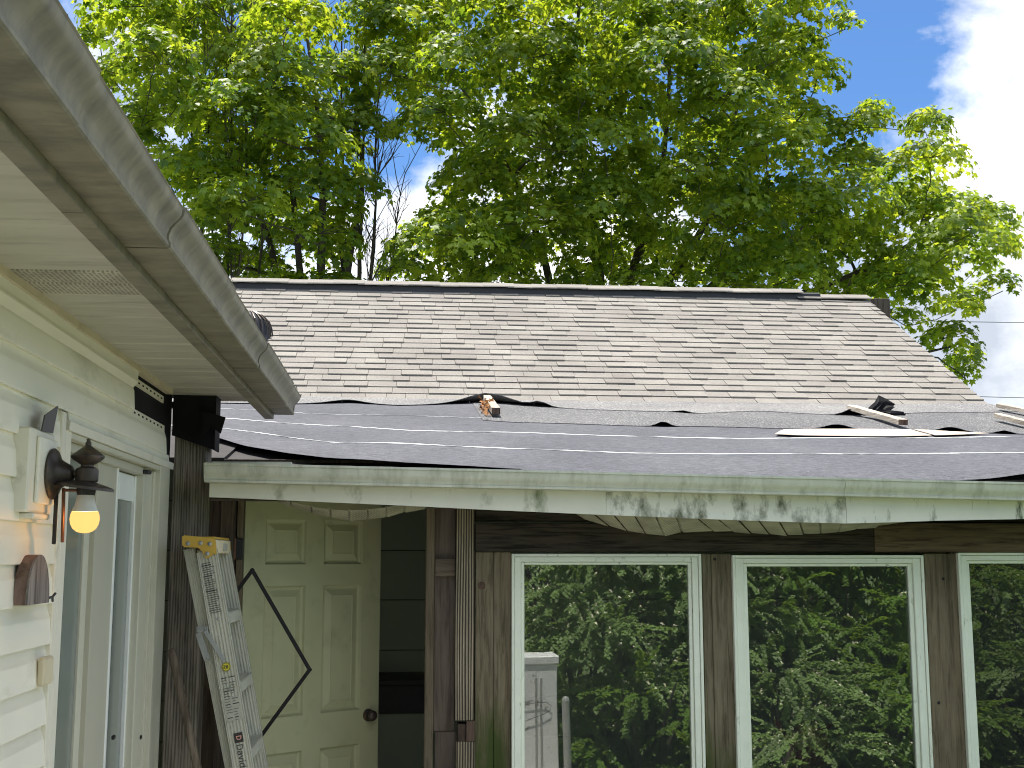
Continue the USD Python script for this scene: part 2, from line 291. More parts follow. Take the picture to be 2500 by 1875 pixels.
plain('cabinet_white', (0.82, 0.82, 0.82), 0.4, var=0.03, dark=(0.35, 0.33, 0.3), dthr=(0.60, 0.64), dscale=16)
plain('galvanized', (0.45, 0.45, 0.44), 0.5, metal=0.3)
plain('red_plastic', (0.40, 0.02, 0.012), 0.4)
plain('petal', (0.72, 0.68, 0.50), 0.6)
plain('dry_leaf', (0.36, 0.16, 0.05), 0.8, var=0.4, scale=40)
leaf('maple_leaf_dark', (0.065, 0.12, 0.014), (0.28, 0.42, 0.02))
leaf('maple_leaf_mid', (0.12, 0.19, 0.02), (0.46, 0.58, 0.025), mixf=0.5)
leaf('maple_leaf_light', (0.17, 0.24, 0.026), (0.58, 0.66, 0.035), mixf=0.5)
leaf('shrub_leaf', (0.17, 0.25, 0.085), (0.36, 0.50, 0.12), mixf=0.35)
leaf('shrub_leaf_dark', (0.11, 0.19, 0.03), (0.34, 0.48, 0.05), mixf=0.4)
look('bulb_glow', {'e': ('emission', {'color': (1.0, 0.56, 0.17), 'strength': 0.85}), 't': ('transparent_bsdf', {'color': (1.0, 0.9, 0.75)}), 'x': ('mix_closure', {'fac': 0.25})}, [('e.emission', 'x.closure1'), ('t.BSDF', 'x.closure2')], 'x.closure')
look('pane_glass', {'f': ('fresnel', {'IOR': 2.4}), 't': ('transparent_bsdf', {'color': (0.84, 0.88, 0.85)}), 'gl': ('glossy_bsdf', {'color': (1, 1, 0.96), 'roughness': 0.004}), 'x': ('mix_closure', {}), 'd': ('diffuse_bsdf', {'color': (0.5, 0.52, 0.48)}), 'y': ('mix_closure', {'fac': 0.018})},
     [('f.fac', 'x.fac'), ('t.BSDF', 'x.closure1'), ('gl.BSDF', 'x.closure2'), ('x.closure', 'y.closure1'), ('d.BSDF', 'y.closure2')], 'y.closure')
look('door_glass', {'p': ('principled_bsdf', {'base_color': (0.15, 0.17, 0.145), 'roughness': 0.12, 'specular_ior_level': 0.6})}, [])
# shingles: colour by piece, granules
look('shingle', {'at': ('attribute', {'attribute': 'tone'}), 'g': ('geometry', {}),
                 'r': ('rgb_ramp', {'ramp': [(0, (0.240, 0.220, 0.196)), (0.35, (0.254, 0.234, 0.208)), (0.7, (0.264, 0.245, 0.217)), (1, (0.280, 0.261, 0.230))]}),
                 'n': ('noise_texture', {'scale': 95.0, 'detail': 4.0, 'roughness': 0.8}), 'n3': ('noise_texture', {'scale': 2.2, 'detail': 4.0}), 'r3': ('rgb_ramp', {'ramp': [(0.3, (0.86, 0.86, 0.86)), (0.7, (1.08, 1.08, 1.08))]}),
                 'r2': ('rgb_ramp', {'ramp': [(0.32, (0.55, 0.55, 0.56)), (0.5, (1, 1, 1)), (0.68, (1.3, 1.29, 1.26))]}), 'x': ('mix', {'mix_type': 'multiply', 'fac': 0.8}), 'x3': ('mix', {'mix_type': 'multiply', 'fac': 1.0}),
                 'b': ('bump', {'strength': 0.5, 'distance': 0.003}), 'p': ('principled_bsdf', {'roughness': 0.9, 'specular_ior_level': 0.2})},
     [('at.fac', 'r.fac'), ('g.position', 'n.vector'), ('g.position', 'n3.vector'), ('n3.fac', 'r3.fac'), ('n.fac', 'r2.fac'),
      ('r.color', 'x.color1'), ('r2.color', 'x.color2'), ('x.color', 'x3.color1'), ('r3.color', 'x3.color2'), ('n.fac', 'b.height'), ('x3.color', 'p.base_color'), ('b.normal', 'p.normal')])
# perforated soffit vinyl: rows of small dark holes
def perforated(name, base, dark, bw, rh, axis='xy'):
    look(name, {'g': ('geometry', {}), 's': ('separate_xyz', {}), 'c': ('combine_xyz', {}), 'b': ('brick_texture', {'scale': 1.0, 'brick_width': bw, 'row_height': rh, 'mortar_size': rh * 0.24, 'mortar_smooth': 0.2, 'color1': dark, 'color2': dark, 'mortar': base, 'offset': 0.5}),
                'n': ('noise_texture', {'scale': 9.0, 'detail': 5.0}), 'r': ('rgb_ramp', {'ramp': [(0.35, (0.6, 0.6, 0.6)), (0.6, (1, 1, 1))]}), 'x': ('mix', {'mix_type': 'multiply', 'fac': 0.8}),
                'p': ('principled_bsdf', {'roughness': 0.55})},
         [('g.position', 's.vector'), (f's.{axis[0]}', 'c.x'), (f's.{axis[1]}', 'c.y'), ('c.vector', 'b.vector'), ('g.position', 'n.vector'), ('n.fac', 'r.fac'), ('b.color', 'x.color1'), ('r.color', 'x.color2'), ('x.color', 'p.base_color')])
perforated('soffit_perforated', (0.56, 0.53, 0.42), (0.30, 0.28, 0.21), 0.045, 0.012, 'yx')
perforated('drooping_perforated', (0.50, 0.47, 0.34), (0.27, 0.25, 0.17), 0.014, 0.010, 'xy')

# ------------------------------------------------------------------ ground
g = trimesh.creation.box(bounds=[[-150, -150, -0.3], [150, 150, 0.0]])
obj('lawn', g, 'grass', kind='structure')
obj('patio', box(-1.0, 1.35, -1.6, 5.85, 0.004, 0.02, 0), 'concrete', kind='structure')

# ------------------------------------------------------------------ the low wing of the left house
H = thing('siding_house', 'pale vinyl sided house wing with grey dirty eave and gutter at the left', 'house')
WX = -1.05
def wobble(seed, ax=0.002, az=0.002):
    return lambda t: np.array([ax * (meshkit.noise([t * 1.7, seed * 3.1, 0.5]) - 0.5) * 2, az * (meshkit.noise([t * 1.1, seed * 5.7, 2.5]) - 0.5) * 2])
obj('wall', box(-7, WX - 0.002, -4, 3.80, 0, 2.6, 0), 'membrane', H)
obj('wall', box(-7, WX - 0.002, 3.80, 5.56, 2.175, 2.6, 0), 'membrane', H)
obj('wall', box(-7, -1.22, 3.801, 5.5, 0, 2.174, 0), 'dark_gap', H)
obj('wall', box(-7, WX - 0.002, 5.50, 5.56, 0, 2.174, 0), 'membrane', H)
def board_profile(zb, zt):
    return [(WX, zb), (WX + 0.016, zb - 0.003), (WX + 0.0175, zb + 0.004), (WX + 0.0125, zb + 0.070), (WX + 0.0105, zb + 0.076), (WX + 0.004, zb + 0.098), (WX + 0.003, zt + 0.004), (WX, zt + 0.004)]
z0, dz = 2.316, 0.1168
yend0 = onX(330, 945, -1.035)[1]; yend1 = onX(408, 1045, -1.035)[1]
for k in range(20):
    zb = z0 - k * dz; zt = zb + dz
    ya, yb = -4.0, (yend0 if k == 0 else yend1 if k == 1 else 3.785)
    obj('siding_board', extrude(board_profile(zb, zt), 'y', ya, yb, 24, wobble(k)), 'vinyl', H, smooth=25)
obj('siding_board', extrude([(WX, 2.16), (WX + 0.014, 2.16), (WX + 0.010, 2.199), (WX, 2.199)], 'y', 3.83, 5.47, 12, wobble(40)), 'vinyl', H)
# torn end of the top course: nail strips left on the black paper
for zc, ya, yb in ((2.432, yend0 - 0.02, 5.33), (2.308, yend0, yend1 - 0.01)):
    s = obj('nail_strip', box(WX - 0.001, WX + 0.006, ya, yb, zc - 0.016, zc + 0.014, 0.001), 'vinyl_trim', H)
    for j, yy in enumerate(np.arange(ya + 0.05, yb - 0.02, 0.075)):
        obj('nail_hole', box(WX + 0.0055, WX + 0.008, yy - 0.012, yy + 0.012, zc - 0.004, zc + 0.003, 0.001), 'dark_gap', s)
obj('frieze_trim', extrude([(WX, 2.465), (WX + 0.030, 2.464), (WX + 0.031, 2.502), (WX, 2.502)], 'y', -4, 5.40, 20, wobble(60, 0.001, 0.0015)), 'tan_trim', H)
obj('frieze_trim', extrude([(WX, 2.428), (WX + 0.020, 2.427), (WX + 0.021, 2.4635), (WX, 2.4635)], 'y', -4, yend0 + 0.02, 20, wobble(61, 0.001, 0.0015)), 'vinyl', H)
obj('frieze_trim', extrude([(WX, 2.388), (WX + 0.006, 2.388), (WX + 0.009, 2.400), (WX + 0.026, 2.420), (WX + 0.026, 2.4265), (WX, 2.4265)], 'y', -4, yend0, 20, wobble(62, 0.001, 0.001)), 'vinyl', H, smooth=40)
# black paper round the corner and its loose flap
obj('corner_paper', plate([(-1.05, 5.585, 2.30), (-0.862, 5.585, 2.235), (-0.862, 5.585, 2.50), (-1.05, 5.585, 2.50)], 0.006, (0, -1, 0)), 'membrane', H)
obj('corner_paper', plate([(-0.859, 5.58, 2.235), (-0.859, 5.72, 2.235), (-0.859, 5.72, 2.50), (-0.859, 5.58, 2.50)], 0.006, (1, 0, 0)), 'membrane', H)
fl = [onY(*p, 5.56) for p in ((495, 1003), (551, 1019), (539, 1059), (512, 1039), (507, 1056), (495, 1060))]
obj('paper_flap', plate(fl, 0.004, (0, -1, 0)), 'membrane', H)
# soffit: a board per 0.3 m, one perforated
va, vb = onP(46, 657, (0, 0, 2.488), np.array([0, 0, 1.0]))[1], onP(121, 716, (0, 0, 2.488), np.array([0, 0, 1.0]))[1]
ys = np.r_[np.sort(va - 0.315 * np.arange(0, 20)), vb + 0.315 * np.arange(0, 9)]; ys = np.append(ys[ys < 5.72], 5.80)
for a, b in zip(ys[:-1], ys[1:]):
    c = (a + b) / 2
    vent = va < c < vb
    prof = [(a + 0.002, 2.494), (a + 0.012, 2.486), ((a + b) / 2 - 0.012, 2.486), ((a + b) / 2 - 0.004, 2.491), ((a + b) / 2 + 0.004, 2.491), ((a + b) / 2 + 0.012, 2.486), (b - 0.012, 2.486), (b - 0.002, 2.494), (b - 0.002, 2.498), (a + 0.002, 2.498)]
    sag = lambda t, s=c: np.array([0, 0.004 * (meshkit.noise([t * 3, s * 2.3, 1.5]) - 0.5)])
    obj('soffit_panel', extrude(prof, 'x', WX, -0.66, 6, sag), 'soffit_perforated' if vent else 'soffit_vinyl', H, label='perforated vent soffit panel' if vent else None)
obj('soffit_backing', box(WX - 0.5, -0.62, -4, 5.795, 2.499, 2.51, 0), 'dark_gap', H)
obj('soffit_channel', extrude([(WX + 0.0, 2.486), (WX + 0.012, 2.481), (WX + 0.012, 2.4845), (WX, 2.490)], 'y', -4, 5.55, 8, wobble(64, 0.001, 0.002)), 'soffit_vinyl', H)
for a, b in ((-4, 2.3), (2.3, 4.6), (4.6, 5.8)):
    obj('fascia', extrude([(-0.657, 2.404), (-0.616, 2.404), (-0.615, 2.408), (-0.615, 2.56), (-0.635, 2.56), (-0.637, 2.486), (-0.657, 2.486)], 'y', a + 0.001, b - 0.001, 10, wobble(66 + a, 0.0015, 0.0015)), 'gutter_metal', H)
# gutter in lapped lengths
G = sub('gutter', H)
seams = [-4.0, 0.9, onX(206, 250, -0.51)[1], onX(425, 545, -0.51)[1], onX(555, 735, -0.51)[1], onX(640, 850, -0.51)[1], onX(705, 920, -0.51)[1], 5.80]
gp = [(-0.613, 2.425), (-0.523, 2.425), (-0.519, 2.429), (-0.5195, 2.438), (-0.5235, 2.444), (-0.5235, 2.455), (-0.518, 2.470), (-0.508, 2.482), (-0.499, 2.491), (-0.4935, 2.500), (-0.492, 2.512), (-0.489, 2.5155), (-0.492, 2.518), (-0.500, 2.517), (-0.502, 2.508), (-0.505, 2.497), (-0.518, 2.484), (-0.528, 2.470), (-0.531, 2.435), (-0.606, 2.433), (-0.606, 2.52), (-0.613, 2.52)]
for i, (a, b) in enumerate(zip(seams[:-1], seams[1:])):
    s = 1.0 + 0.035 * (i % 2)
    pr = [(-0.613 + (x + 0.613) * s if x > -0.61 else x, 2.47 + (z - 2.47) * s) for x, z in gp]
    obj('gutter_length', extrude(pr, 'y', a + 0.003, b - 0.003, 10, wobble(80 + i, 0.0015, 0.0015)), 'gutter_metal', G, smooth=30)
cap = [(-0.613, 2.425), (-0.523, 2.425), (-0.517, 2.470), (-0.494, 2.500), (-0.486, 2.525), (-0.613, 2.522)]
obj('end_cap', extrude(cap, 'y', 5.795, 5.803), 'gutter_metal', G)
rn = np.random.default_rng(3)
bits = []
for _ in range(60):
    y = rn.uniform(1.6, 5.8); h = rn.uniform(0.006, 0.03)
    bits.append(tube([(-0.50, y, 2.512), (-0.495 + rn.uniform(-0.01, 0.01), y + rn.uniform(-0.012, 0.012), 2.516 + h)], [0.0018, 0.0006], 4))
obj('gutter_debris', cat_(*bits), 'twig', G, kind='stuff')
# house roof above
rp = np.array([(-0.56, 2.535), (-4.2, 3.95), (-4.2, 3.99), (-0.545, 2.56)])
obj('roof', extrude([tuple(p) for p in rp], 'y', -4, 5.8), 'shingle', H)
obj('roof', extrude([(-4.2, 3.95), (-7.9, 2.535), (-7.9, 2.56), (-4.2, 3.99)], 'y', -4, 5.8), 'shingle', H)
obj('gable_wall', plate([(-7, 5.55, 2.6), (-1.05, 5.55, 2.6), (-1.05, 5.55, 2.70), (-4.2, 5.55, 3.90), (-7, 5.55, 2.83)], 0.05, (0, 1, 0)), 'vinyl', H)
obj('gable_wall', box(-7, -1.06, 5.57, 5.60, 0, 2.6, 0), 'vinyl', H)

# sliding patio door in the house wall
D = sub('patio_door', H)
def vstrip(name, mat, X, xa, xb, back, z1, z0=0.05, label=None):
    ya, yb = onX(xa, 1868, X)[1], onX(xb, 1868, X)[1]
    return obj(name, box(back, X, ya, yb, z0, z1, 0.003), mat, D, label=label)
vstrip('channel', 'vinyl_trim', -1.030, 109, 118, -1.06, 2.190)
vstrip('trim', 'vinyl_trim', -1.035, 118.6, 133, -1.10, 2.171)
vstrip('pane', 'door_glass', -1.110, 133, 184, -1.135, 2.10)
vstrip('stile', 'aluminium_frame', -1.100, 179, 196, -1.14, 2.10)
vstrip('stile', 'grey_frame', -1.080, 205, 254, -1.14, 2.10)
vstrip('bead', 'white_frame', -1.076, 254.5, 258, -1.14, 2.10)
ya = onX(258, 1868, -1.100)[1]; yb = onX(301, 1868, -1.100)[1]
ztop = onX(295, 1219, -1.10)[2]
obj('pane', box(-1.130, -1.105, ya + 0.002, yb + 0.02, 0.05, ztop, 0.002), 'door_glass', D)
obj('rail', box(-1.135, -1.098, ya + 0.002, yb - 0.001, ztop, 2.08, 0.003), 'white_frame', D, label='white top rail of the sliding leaf')
vstrip('stile', 'white_frame', -1.090, 301, 315, -1.14, 2.08)
vstrip('jamb', 'aluminium_frame', -1.060, 321.5, 347, -1.16, 2.10)
vstrip('jamb', 'aluminium_frame', -1.050, 347.3, 362, -1.16, 2.11)
vstrip('trim', 'aluminium_frame', -1.030, 362.5, 386, -1.10, 2.16)
vstrip('seal', 'dark_gap', -1.125, 196, 205, -1.16, 2.09)
vstrip('seal', 'dark_gap', -1.125, 315, 321.5, -1.16, 2.09)
obj('head_trim', extrude([(-1.06, 2.140), (-1.026, 2.138), (-1.024, 2.166), (-1.034, 2.171), (-1.06, 2.172)], 'y', 3.80, 5.52, 6), 'vinyl_trim', D)
obj('head_trim', box(-1.13, -1.036, 3.846, 5.47, 2.118, 2.1385, 0.003), 'aluminium_frame', D)
obj('head_trim', box(-1.15, -1.064, 3.85, 5.46, 2.085, 2.1175, 0.003), 'grey_frame', D)
for px in (280, 345):
    p = onX(px, 1800, -1.056)
    obj('drain_hole', box(p[0] - 0.01, p[0] + 0.001, p[1] - 0.012, p[1] + 0.012, p[2] - 0.008, p[2] + 0.008, 0.003), 'dark_gap', D)
p = onX(361, 1152, -1.05)
obj('latch', box(p[0] - 0.02, p[0] + 0.012, p[1] - 0.03, p[1] + 0.02, p[2] - 0.010, p[2] + 0.008, 0.005), 'dull_black', D)

# ------------------------------------------------------------------ porch room (the building across)
P = thing('porch_room', 'weathered wooden porch room with grey shingle and felt roof, three windows', 'porch')
RF_Y0, RF_Z0, RF_S = 5.42, 2.13, 0.22
gs_ = (2.096 - 2.161) / (2.914 + 0.873)
def rz(Y): return RF_Z0 + RF_S * (np.asarray(Y) - RF_Y0)
UP_S = 1.4 / 2.42
def uz(Y): return 2.916 + UP_S * (np.asarray(Y) - 9.0)
LOWN, LOWP = np.array([0, -RF_S, 1.0]), np.array([0, RF_Y0, RF_Z0])
def low(x, y): return onP(x, y, LOWP, LOWN)
XL, XR = -2.6, 4.62
# structure of the roof
obj('roof_deck', extrude([(5.50, 2.112), (9.0, 2.880), (9.0, 2.855), (5.50, 2.085)], 'x', -0.862, XR - 0.02), 'roof_boards', P)
obj('roof_deck', extrude([(8.95, uz(8.95) - 0.035), (11.42, uz(11.42) - 0.035), (11.42, uz(11.42) - 0.07), (8.95, uz(8.95) - 0.07)], 'x', XL, XR - 0.02), 'roof_boards', P)
obj('roof_deck', extrude([(5.95, rz(5.95) - 0.018), (9.0, 2.880), (9.0, 2.855), (5.95, rz(5.95) - 0.045)], 'x', XL, -0.866), 'roof_boards', P)
obj('back_roof', extrude([(11.43, uz(11.42) + 0.0), (14.2, uz(11.42) - 1.62), (14.2, uz(11.42) - 1.67), (11.43, uz(11.42) - 0.05)], 'x', XL, XR), 'shingle', P)
obj('gable_wall', plate([(4.44, 5.95, 0), (4.44, 13.9, 0), (4.44, 13.9, 2.72), (4.44, 11.42, 4.20), (4.44, 9.0, 2.82), (4.44, 5.95, 2.16)], 0.06, (1, 0, 0)), 'brown_board', P)
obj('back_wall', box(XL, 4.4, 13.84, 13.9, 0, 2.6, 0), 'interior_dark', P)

# shingle courses
def shingle(x0, x1, Yb, depth, lift, thick, skew):
    """One tab: a wedge lying on the slope, its butt towards the eave."""
    n = np.array([0, -UP_S, 1.0]) / math.hypot(1, UP_S)
    Yt = Yb + depth / math.hypot(1, UP_S)
    pts = []
    for X, Y, o in ((x0, Yb + skew[0], lift + thick), (x1, Yb + skew[1], lift + thick), (x1, Yt, 0.003), (x0, Yt, 0.003), (x0, Yb + skew[0], lift), (x1, Yb + skew[1], lift), (x1, Yt, -0.001), (x0, Yt, -0.001)):
        pts.append(np.array([X, Y, uz(Y)]) + n * o)
    f = [[0, 1, 2], [0, 2, 3], [4, 6, 5], [4, 7, 6], [0, 4, 5], [0, 5, 1], [1, 5, 6], [1, 6, 2], [2, 6, 7], [2, 7, 3], [3, 7, 4], [3, 4, 0]]
    return trimesh.Trimesh(np.array(pts), f, process=False)
rs = np.random.default_rng(11)
pieces = []
NC = 22; dY = (11.40 - 9.0) / NC
for c in range(NC):
    Yb = 9.0 + c * dY
    x = XL + rs.uniform(0, 0.2); hi = rs.random() < 0.5
    while x < XR:
        w = rs.uniform(0.13, 0.34)
        x1 = min(x + w, XR)
        wav = 0.010 * (meshkit.noise([x * 1.3, c * 2.1, 0.3]) - 0.5)
        wav2 = 0.010 * (meshkit.noise([x1 * 1.3, c * 2.1, 0.3]) - 0.5)
        th = 0.0125 if hi else 0.0065
        pieces.append((x, shingle(x + 0.0015, x1 - 0.0015, Yb - (0.004 if hi else 0), 0.145, 0.003 + rs.uniform(0, 0.003), th, (wav, wav2)), c))
        x = x1; hi = not hi if rs.random() < 0.85 else hi
vis = [q for q in pieces if q[0] > -1.7]
vis.sort(key=lambda q: q[2])
S = sub('shingle_roof', P)
for x, m, c in vis[:298]: tone(obj('shingle', m, 'shingle', S), np.full(8, rs.random()))
rest = [q[1] for q in vis[298:]] + [q[1] for q in pieces if q[0] <= -1.7]
tone(obj('upper_shingles', cat_(*rest), 'shingle', S, kind='stuff'), np.repeat(rs.random(len(rest)), 8))
# ridge caps
xs = np.arange(XL, XR - 0.05, 0.24)
for i, xa in enumerate(xs):
    xb = min(xa + 0.30, XR + 0.01); zr = uz(11.42) + 0.062; t = 0.006 * (i % 3) / 2
    pr = [(11.30, zr - 0.052 + t), (11.305, zr - 0.040 + t), (11.42, zr + 0.016 + t), (11.535, zr - 0.040 + t), (11.54, zr - 0.052 + t), (11.42, zr + 0.004 + t)]
    if xb > 4.15: pr = [(y, z - 0.045) for y, z in pr]
    tone(obj('ridge_cap', extrude(pr, 'x', xa, xb), 'shingle', S), np.full(12, rs.uniform(0.5, 1)))
obj('ridge_vent', extrude([(11.335, uz(11.335) + 0.004), (11.335, uz(11.42) + 0.018), (11.42, uz(11.42) + 0.050), (11.505, uz(11.42) + 0.018), (11.505, uz(11.335) + 0.004)], 'x', XL, 4.12), 'dull_black', S)
# rake edge
obj('rake_trim', extrude([(9.0, uz(9.0) - 0.10), (11.42, uz(11.42) - 0.10), (11.42, uz(11.42) - 0.006), (9.0, uz(9.0) - 0.006)], 'x', XR - 0.018, XR + 0.004), 'dark_board', P)

fq = [onY(2118, 733, 12.0), onY(2166, 790, 12.0)]
obj('rafter_end', box(fq[0][0], fq[1][0], 11.9, 12.1, fq[1][2], fq[0][2], 0.005), 'dark_board', P)

# roll roofing and felt on the low slope
def sheet(x0, x1, yf, yb, base, nx=90, ny=10, lift=(), wr=0.004, seed=0, thick=0.003, drop=None):
    """A thin sheet on the low slope between front edge yf(x) and back edge yb(x); lift: (x, width, height) of raised spots along the front edge."""
    X = np.linspace(x0, x1, nx); rows = []
    for j in range(ny + 1):
        t = j / ny
        Y = yf(X) * (1 - t) + yb(X) * t
        o = base + wr * (meshkit.noise(np.stack([X * 1.6, Y * 2.2, np.full(nx, (seed > 4) + 0.5)], 1)) ** 2) * 2
        for lx, lw, lh in lift:
            o = o + lh * np.exp(-((X - lx) / lw) ** 2) * (1 - t) ** 5
        if drop is not None: o = o - drop(X) * (1 - t) ** 3
        rows.append(np.stack([X, Y, rz(Y) + o], 1))
    top = np.vstack(rows); bot = top - [0, 0, thick]
    i, j = np.meshgrid(np.arange(ny), np.arange(nx - 1), indexing='ij'); i, j = i.ravel(), j.ravel()
    q = np.stack([i * nx + j, i * nx + j + 1, (i + 1) * nx + j + 1, (i + 1) * nx + j], 1)
    f = np.vstack([q[:, [0, 1, 2]], q[:, [0, 2, 3]]]); nv = len(top)
    e = np.arange(nx - 1); fr = np.vstack([np.stack([e, e + nv, e + 1], 1), np.stack([e + 1, e + nv, e + nv + 1], 1)])
    lo = ny * nx; bk = np.vstack([np.stack([lo + e, lo + e + 1, lo + e + nv], 1), np.stack([lo + e + 1, lo + e + 1 + nv, lo + e + nv], 1)])
    return trimesh.Trimesh(np.vstack([top, bot]), np.vstack([f, f[:, ::-1] + nv, fr, bk]), process=False)
def curve(px):
    """Edge curve through source pixels lying on the low slope: x -> y."""
    q = np.array([low(*p) for p in px]); o = np.argsort(q[:, 0]); q = q[o]
    return lambda X: np.interp(X, q[:, 0], q[:, 1])
jag = lambda f, a=0.02, s=6.0, k=0: (lambda X: f(X) + a * (meshkit.fbm(np.stack([np.asarray(X) * s, np.full_like(np.asarray(X, float), k + 0.3), np.full_like(np.asarray(X, float), 0.7)], -1), 3) - 0.5))
e_front = curve([(430, 1040), (510, 1065), (600, 1092), (700, 1112), (800, 1122), (900, 1126), (1000, 1133), (1100, 1139), (1240, 1146), (1500, 1154), (2000, 1166), (2200, 1172), (2330, 1166), (2500, 1160)])
e_front2 = lambda X: np.where(X < 0.55, np.maximum(e_front(X), 5.412), np.where(X > 2.75, 5.412 + 0.16 * np.clip((X - 2.75) / 0.7, 0, 1), 5.412))
l2 = curve([(430, 1041), (549, 1051), (673, 1067), (819, 1086), (1000, 1092), (1253, 1104), (1530, 1110), (1800, 1114), (2100, 1113), (2500, 1110)])
l1 = curve([(400, 1016), (576, 1026), (696, 1036), (827, 1044), (1000, 1054), (1200, 1059), (1400, 1064), (1800, 1074), (2050, 1074), (2500, 1072)])
l3 = curve([(400, 992), (653, 1005), (750, 1014), (1000, 1018), (1199, 1023), (1500, 1030), (2500, 1046)])
e_roll = curve([(400, 985), (731, 990), (858, 986), (970, 993), (1100, 990), (1182, 988), (1280, 996), (1416, 1003), (1651, 1012), (1700, 1016), (1845, 1010), (2076, 1018), (2500, 1008)])
e_dark = curve([(1170, 1028), (1253, 1036), (1521, 1046), (1622, 1049), (1800, 1050), (1953, 1051), (2054, 1055), (2300, 1060), (2500, 1066)])
cst = lambda v: (lambda X: np.full_like(np.asarray(X, float), v))
bump2 = [(-0.35, 0.12, 0.012), (0.02, 0.08, 0.02), (1.55, 0.1, 0.01), (2.4, 0.12, 0.008)]
FX0 = -1.35
F0 = sub('low_roof', P)
front_drop = lambda X: np.clip(rz(5.412) + 0.004 + 0.010 - (2.161 + gs_ * (X + 0.873)), 0, 0.05) * np.clip((X - 0.0) / 0.6, 0, 1) * np.clip((3.1 - X) / 0.5, 0, 1)
e_roll_in = lambda X: e_roll(X) + 0.10
for k, (fa_, fb_2) in enumerate(((jag(e_front2, 0.015, 5, 1), l2), (l2, l1), (l1, l3), (l3, e_roll_in))):
    obj('felt_strip', sheet(FX0, XR, fa_, (lambda X, f=fb_2: f(X) - 0.0015), 0.002, 140, 8, wr=0.015, seed=0, thick=0.0012, drop=front_drop if k == 0 else None), 'felt', F0, smooth=40)
xa = low(1180, 1030)[0]
obj('roll_roofing', sheet(xa, XR, jag(e_dark, 0.03, 3, 5), lambda X: e_roll(X) + 0.12, 0.006, 120, 6, thick=0.002, lift=[(low(1620, 1049)[0], 0.05, 0.03), (low(2030, 1050)[0], 0.10, 0.035), (low(2320, 1060)[0], 0.09, 0.03), (low(2450, 1064)[0], 0.05, 0.02)], wr=0.015, seed=0), 'roll_roofing', F0, smooth=40)
def cst9(X): return np.full_like(np.asarray(X, float), 9.03)
obj('roll_roofing', sheet(FX0 - 1.2, XR, jag(e_roll, 0.04, 3, 6), cst9, 0.010, 140, 6, thick=0.003, lift=[(low(1190, 985)[0], 0.22, 0.07), (low(1324, 1003)[0], 0.07, 0.035), (low(1660, 1010)[0], 0.05, 0.015), (low(2080, 1017)[0], 0.08, 0.05), (low(845, 986)[0], 0.15, 0.02)], wr=0.015, seed=0), 'roll_pale', F0, smooth=40, label='paler granulated roll below the shingles')
def lapline(f, base, seed, w=0.020):
    X = np.linspace(FX0, XR, 160)
    nz = lambda k: meshkit.fbm(np.stack([X * 2.5, np.full_like(X, seed + k), np.full_like(X, 0.2)], 1), 3) - 0.5
    Yc = f(X) + 0.02 * nz(0); hw = w * (0.45 + 1.3 * np.abs(nz(5)))
    base = base + 0.030 * meshkit.noise(np.stack([X * 1.6, Yc * 2.2, np.full_like(X, 0.5)], 1)) ** 2
    a = np.stack([X, Yc - hw, rz(Yc - hw) + base], 1); b = np.stack([X, Yc + hw, rz(Yc + hw) + base], 1)
    n = len(X); e = np.arange(n - 1)
    v = np.vstack([a, b, a - [0, 0, 0.004], b - [0, 0, 0.004]])
    fc = np.vstack([np.stack([e, e + 1, n + e + 1], 1), np.stack([e, n + e + 1, n + e], 1), np.stack([e, 2 * n + e, e + 1], 1), np.stack([e + 1, 2 * n + e, 2 * n + e + 1], 1)])
    return trimesh.Trimesh(v, fc, process=False)
obj('lap_line', lapline(l2, 0.0045, 1), 'lap_line', F0)
obj('lap_line', lapline(l1, 0.0045, 2), 'lap_line', F0)
obj('lap_line', lapline(l3, 0.0045, 3, 0.009), 'lap_line', F0)
# bare wood showing through a tear
pp = [low(*q) + [0, 0, 0.022] for q in ((1892, 1069), (1905, 1061), (1917, 1057), (2000, 1056), (2109, 1056), (2221, 1057), (2275, 1072), (2180, 1074), (2060, 1073), (1960, 1072))]
obj('bare_patch', plate(pp, 0.003, LOWN), 'bare_plywood', F0)
pp = [low(*q) + [0, 0, 0.023] for q in ((2230, 1057), (2300, 1061), (2415, 1067), (2350, 1070), (2284, 1072))]
obj('bare_patch', plate(pp, 0.003, LOWN), 'bare_plywood', F0)
# pieces of edging at the right end
for (x1, y1), (x2, y2) in (((2440, 1006), (2540, 1026)), ((2436, 1032), (2540, 1060))):
    a, b = low(x1, y1) + [0, 0, 0.05], low(x2, y2) + [0, 0, 0.05]
    obj('edging_strip', obox(a, b, 0.05, 0.03, LOWN), 'pale_stick', F0)
# slotted dome vent
vc = np.array([-1.345, 10.20, uz(10.20) - 0.03])
V = sub('roof_vent', P)
obj('dome', lathe([(0.0, 0.24), (0.08, 0.232), (0.14, 0.205), (0.19, 0.155), (0.215, 0.09), (0.22, 0.03), (0.235, -0.05), (0.0, -0.06)], 28, vc), 'dull_black', V, smooth=40)
for k in range(24):
    a = k / 24 * 2 * math.pi
    rr = [(0.10, 0.232), (0.155, 0.200), (0.203, 0.150), (0.226, 0.09), (0.232, 0.02)]
    obj('vane', tube([vc + [r * math.cos(a), r * math.sin(a), z] for r, z in rr], 0.006, 5), 'bronze', V)

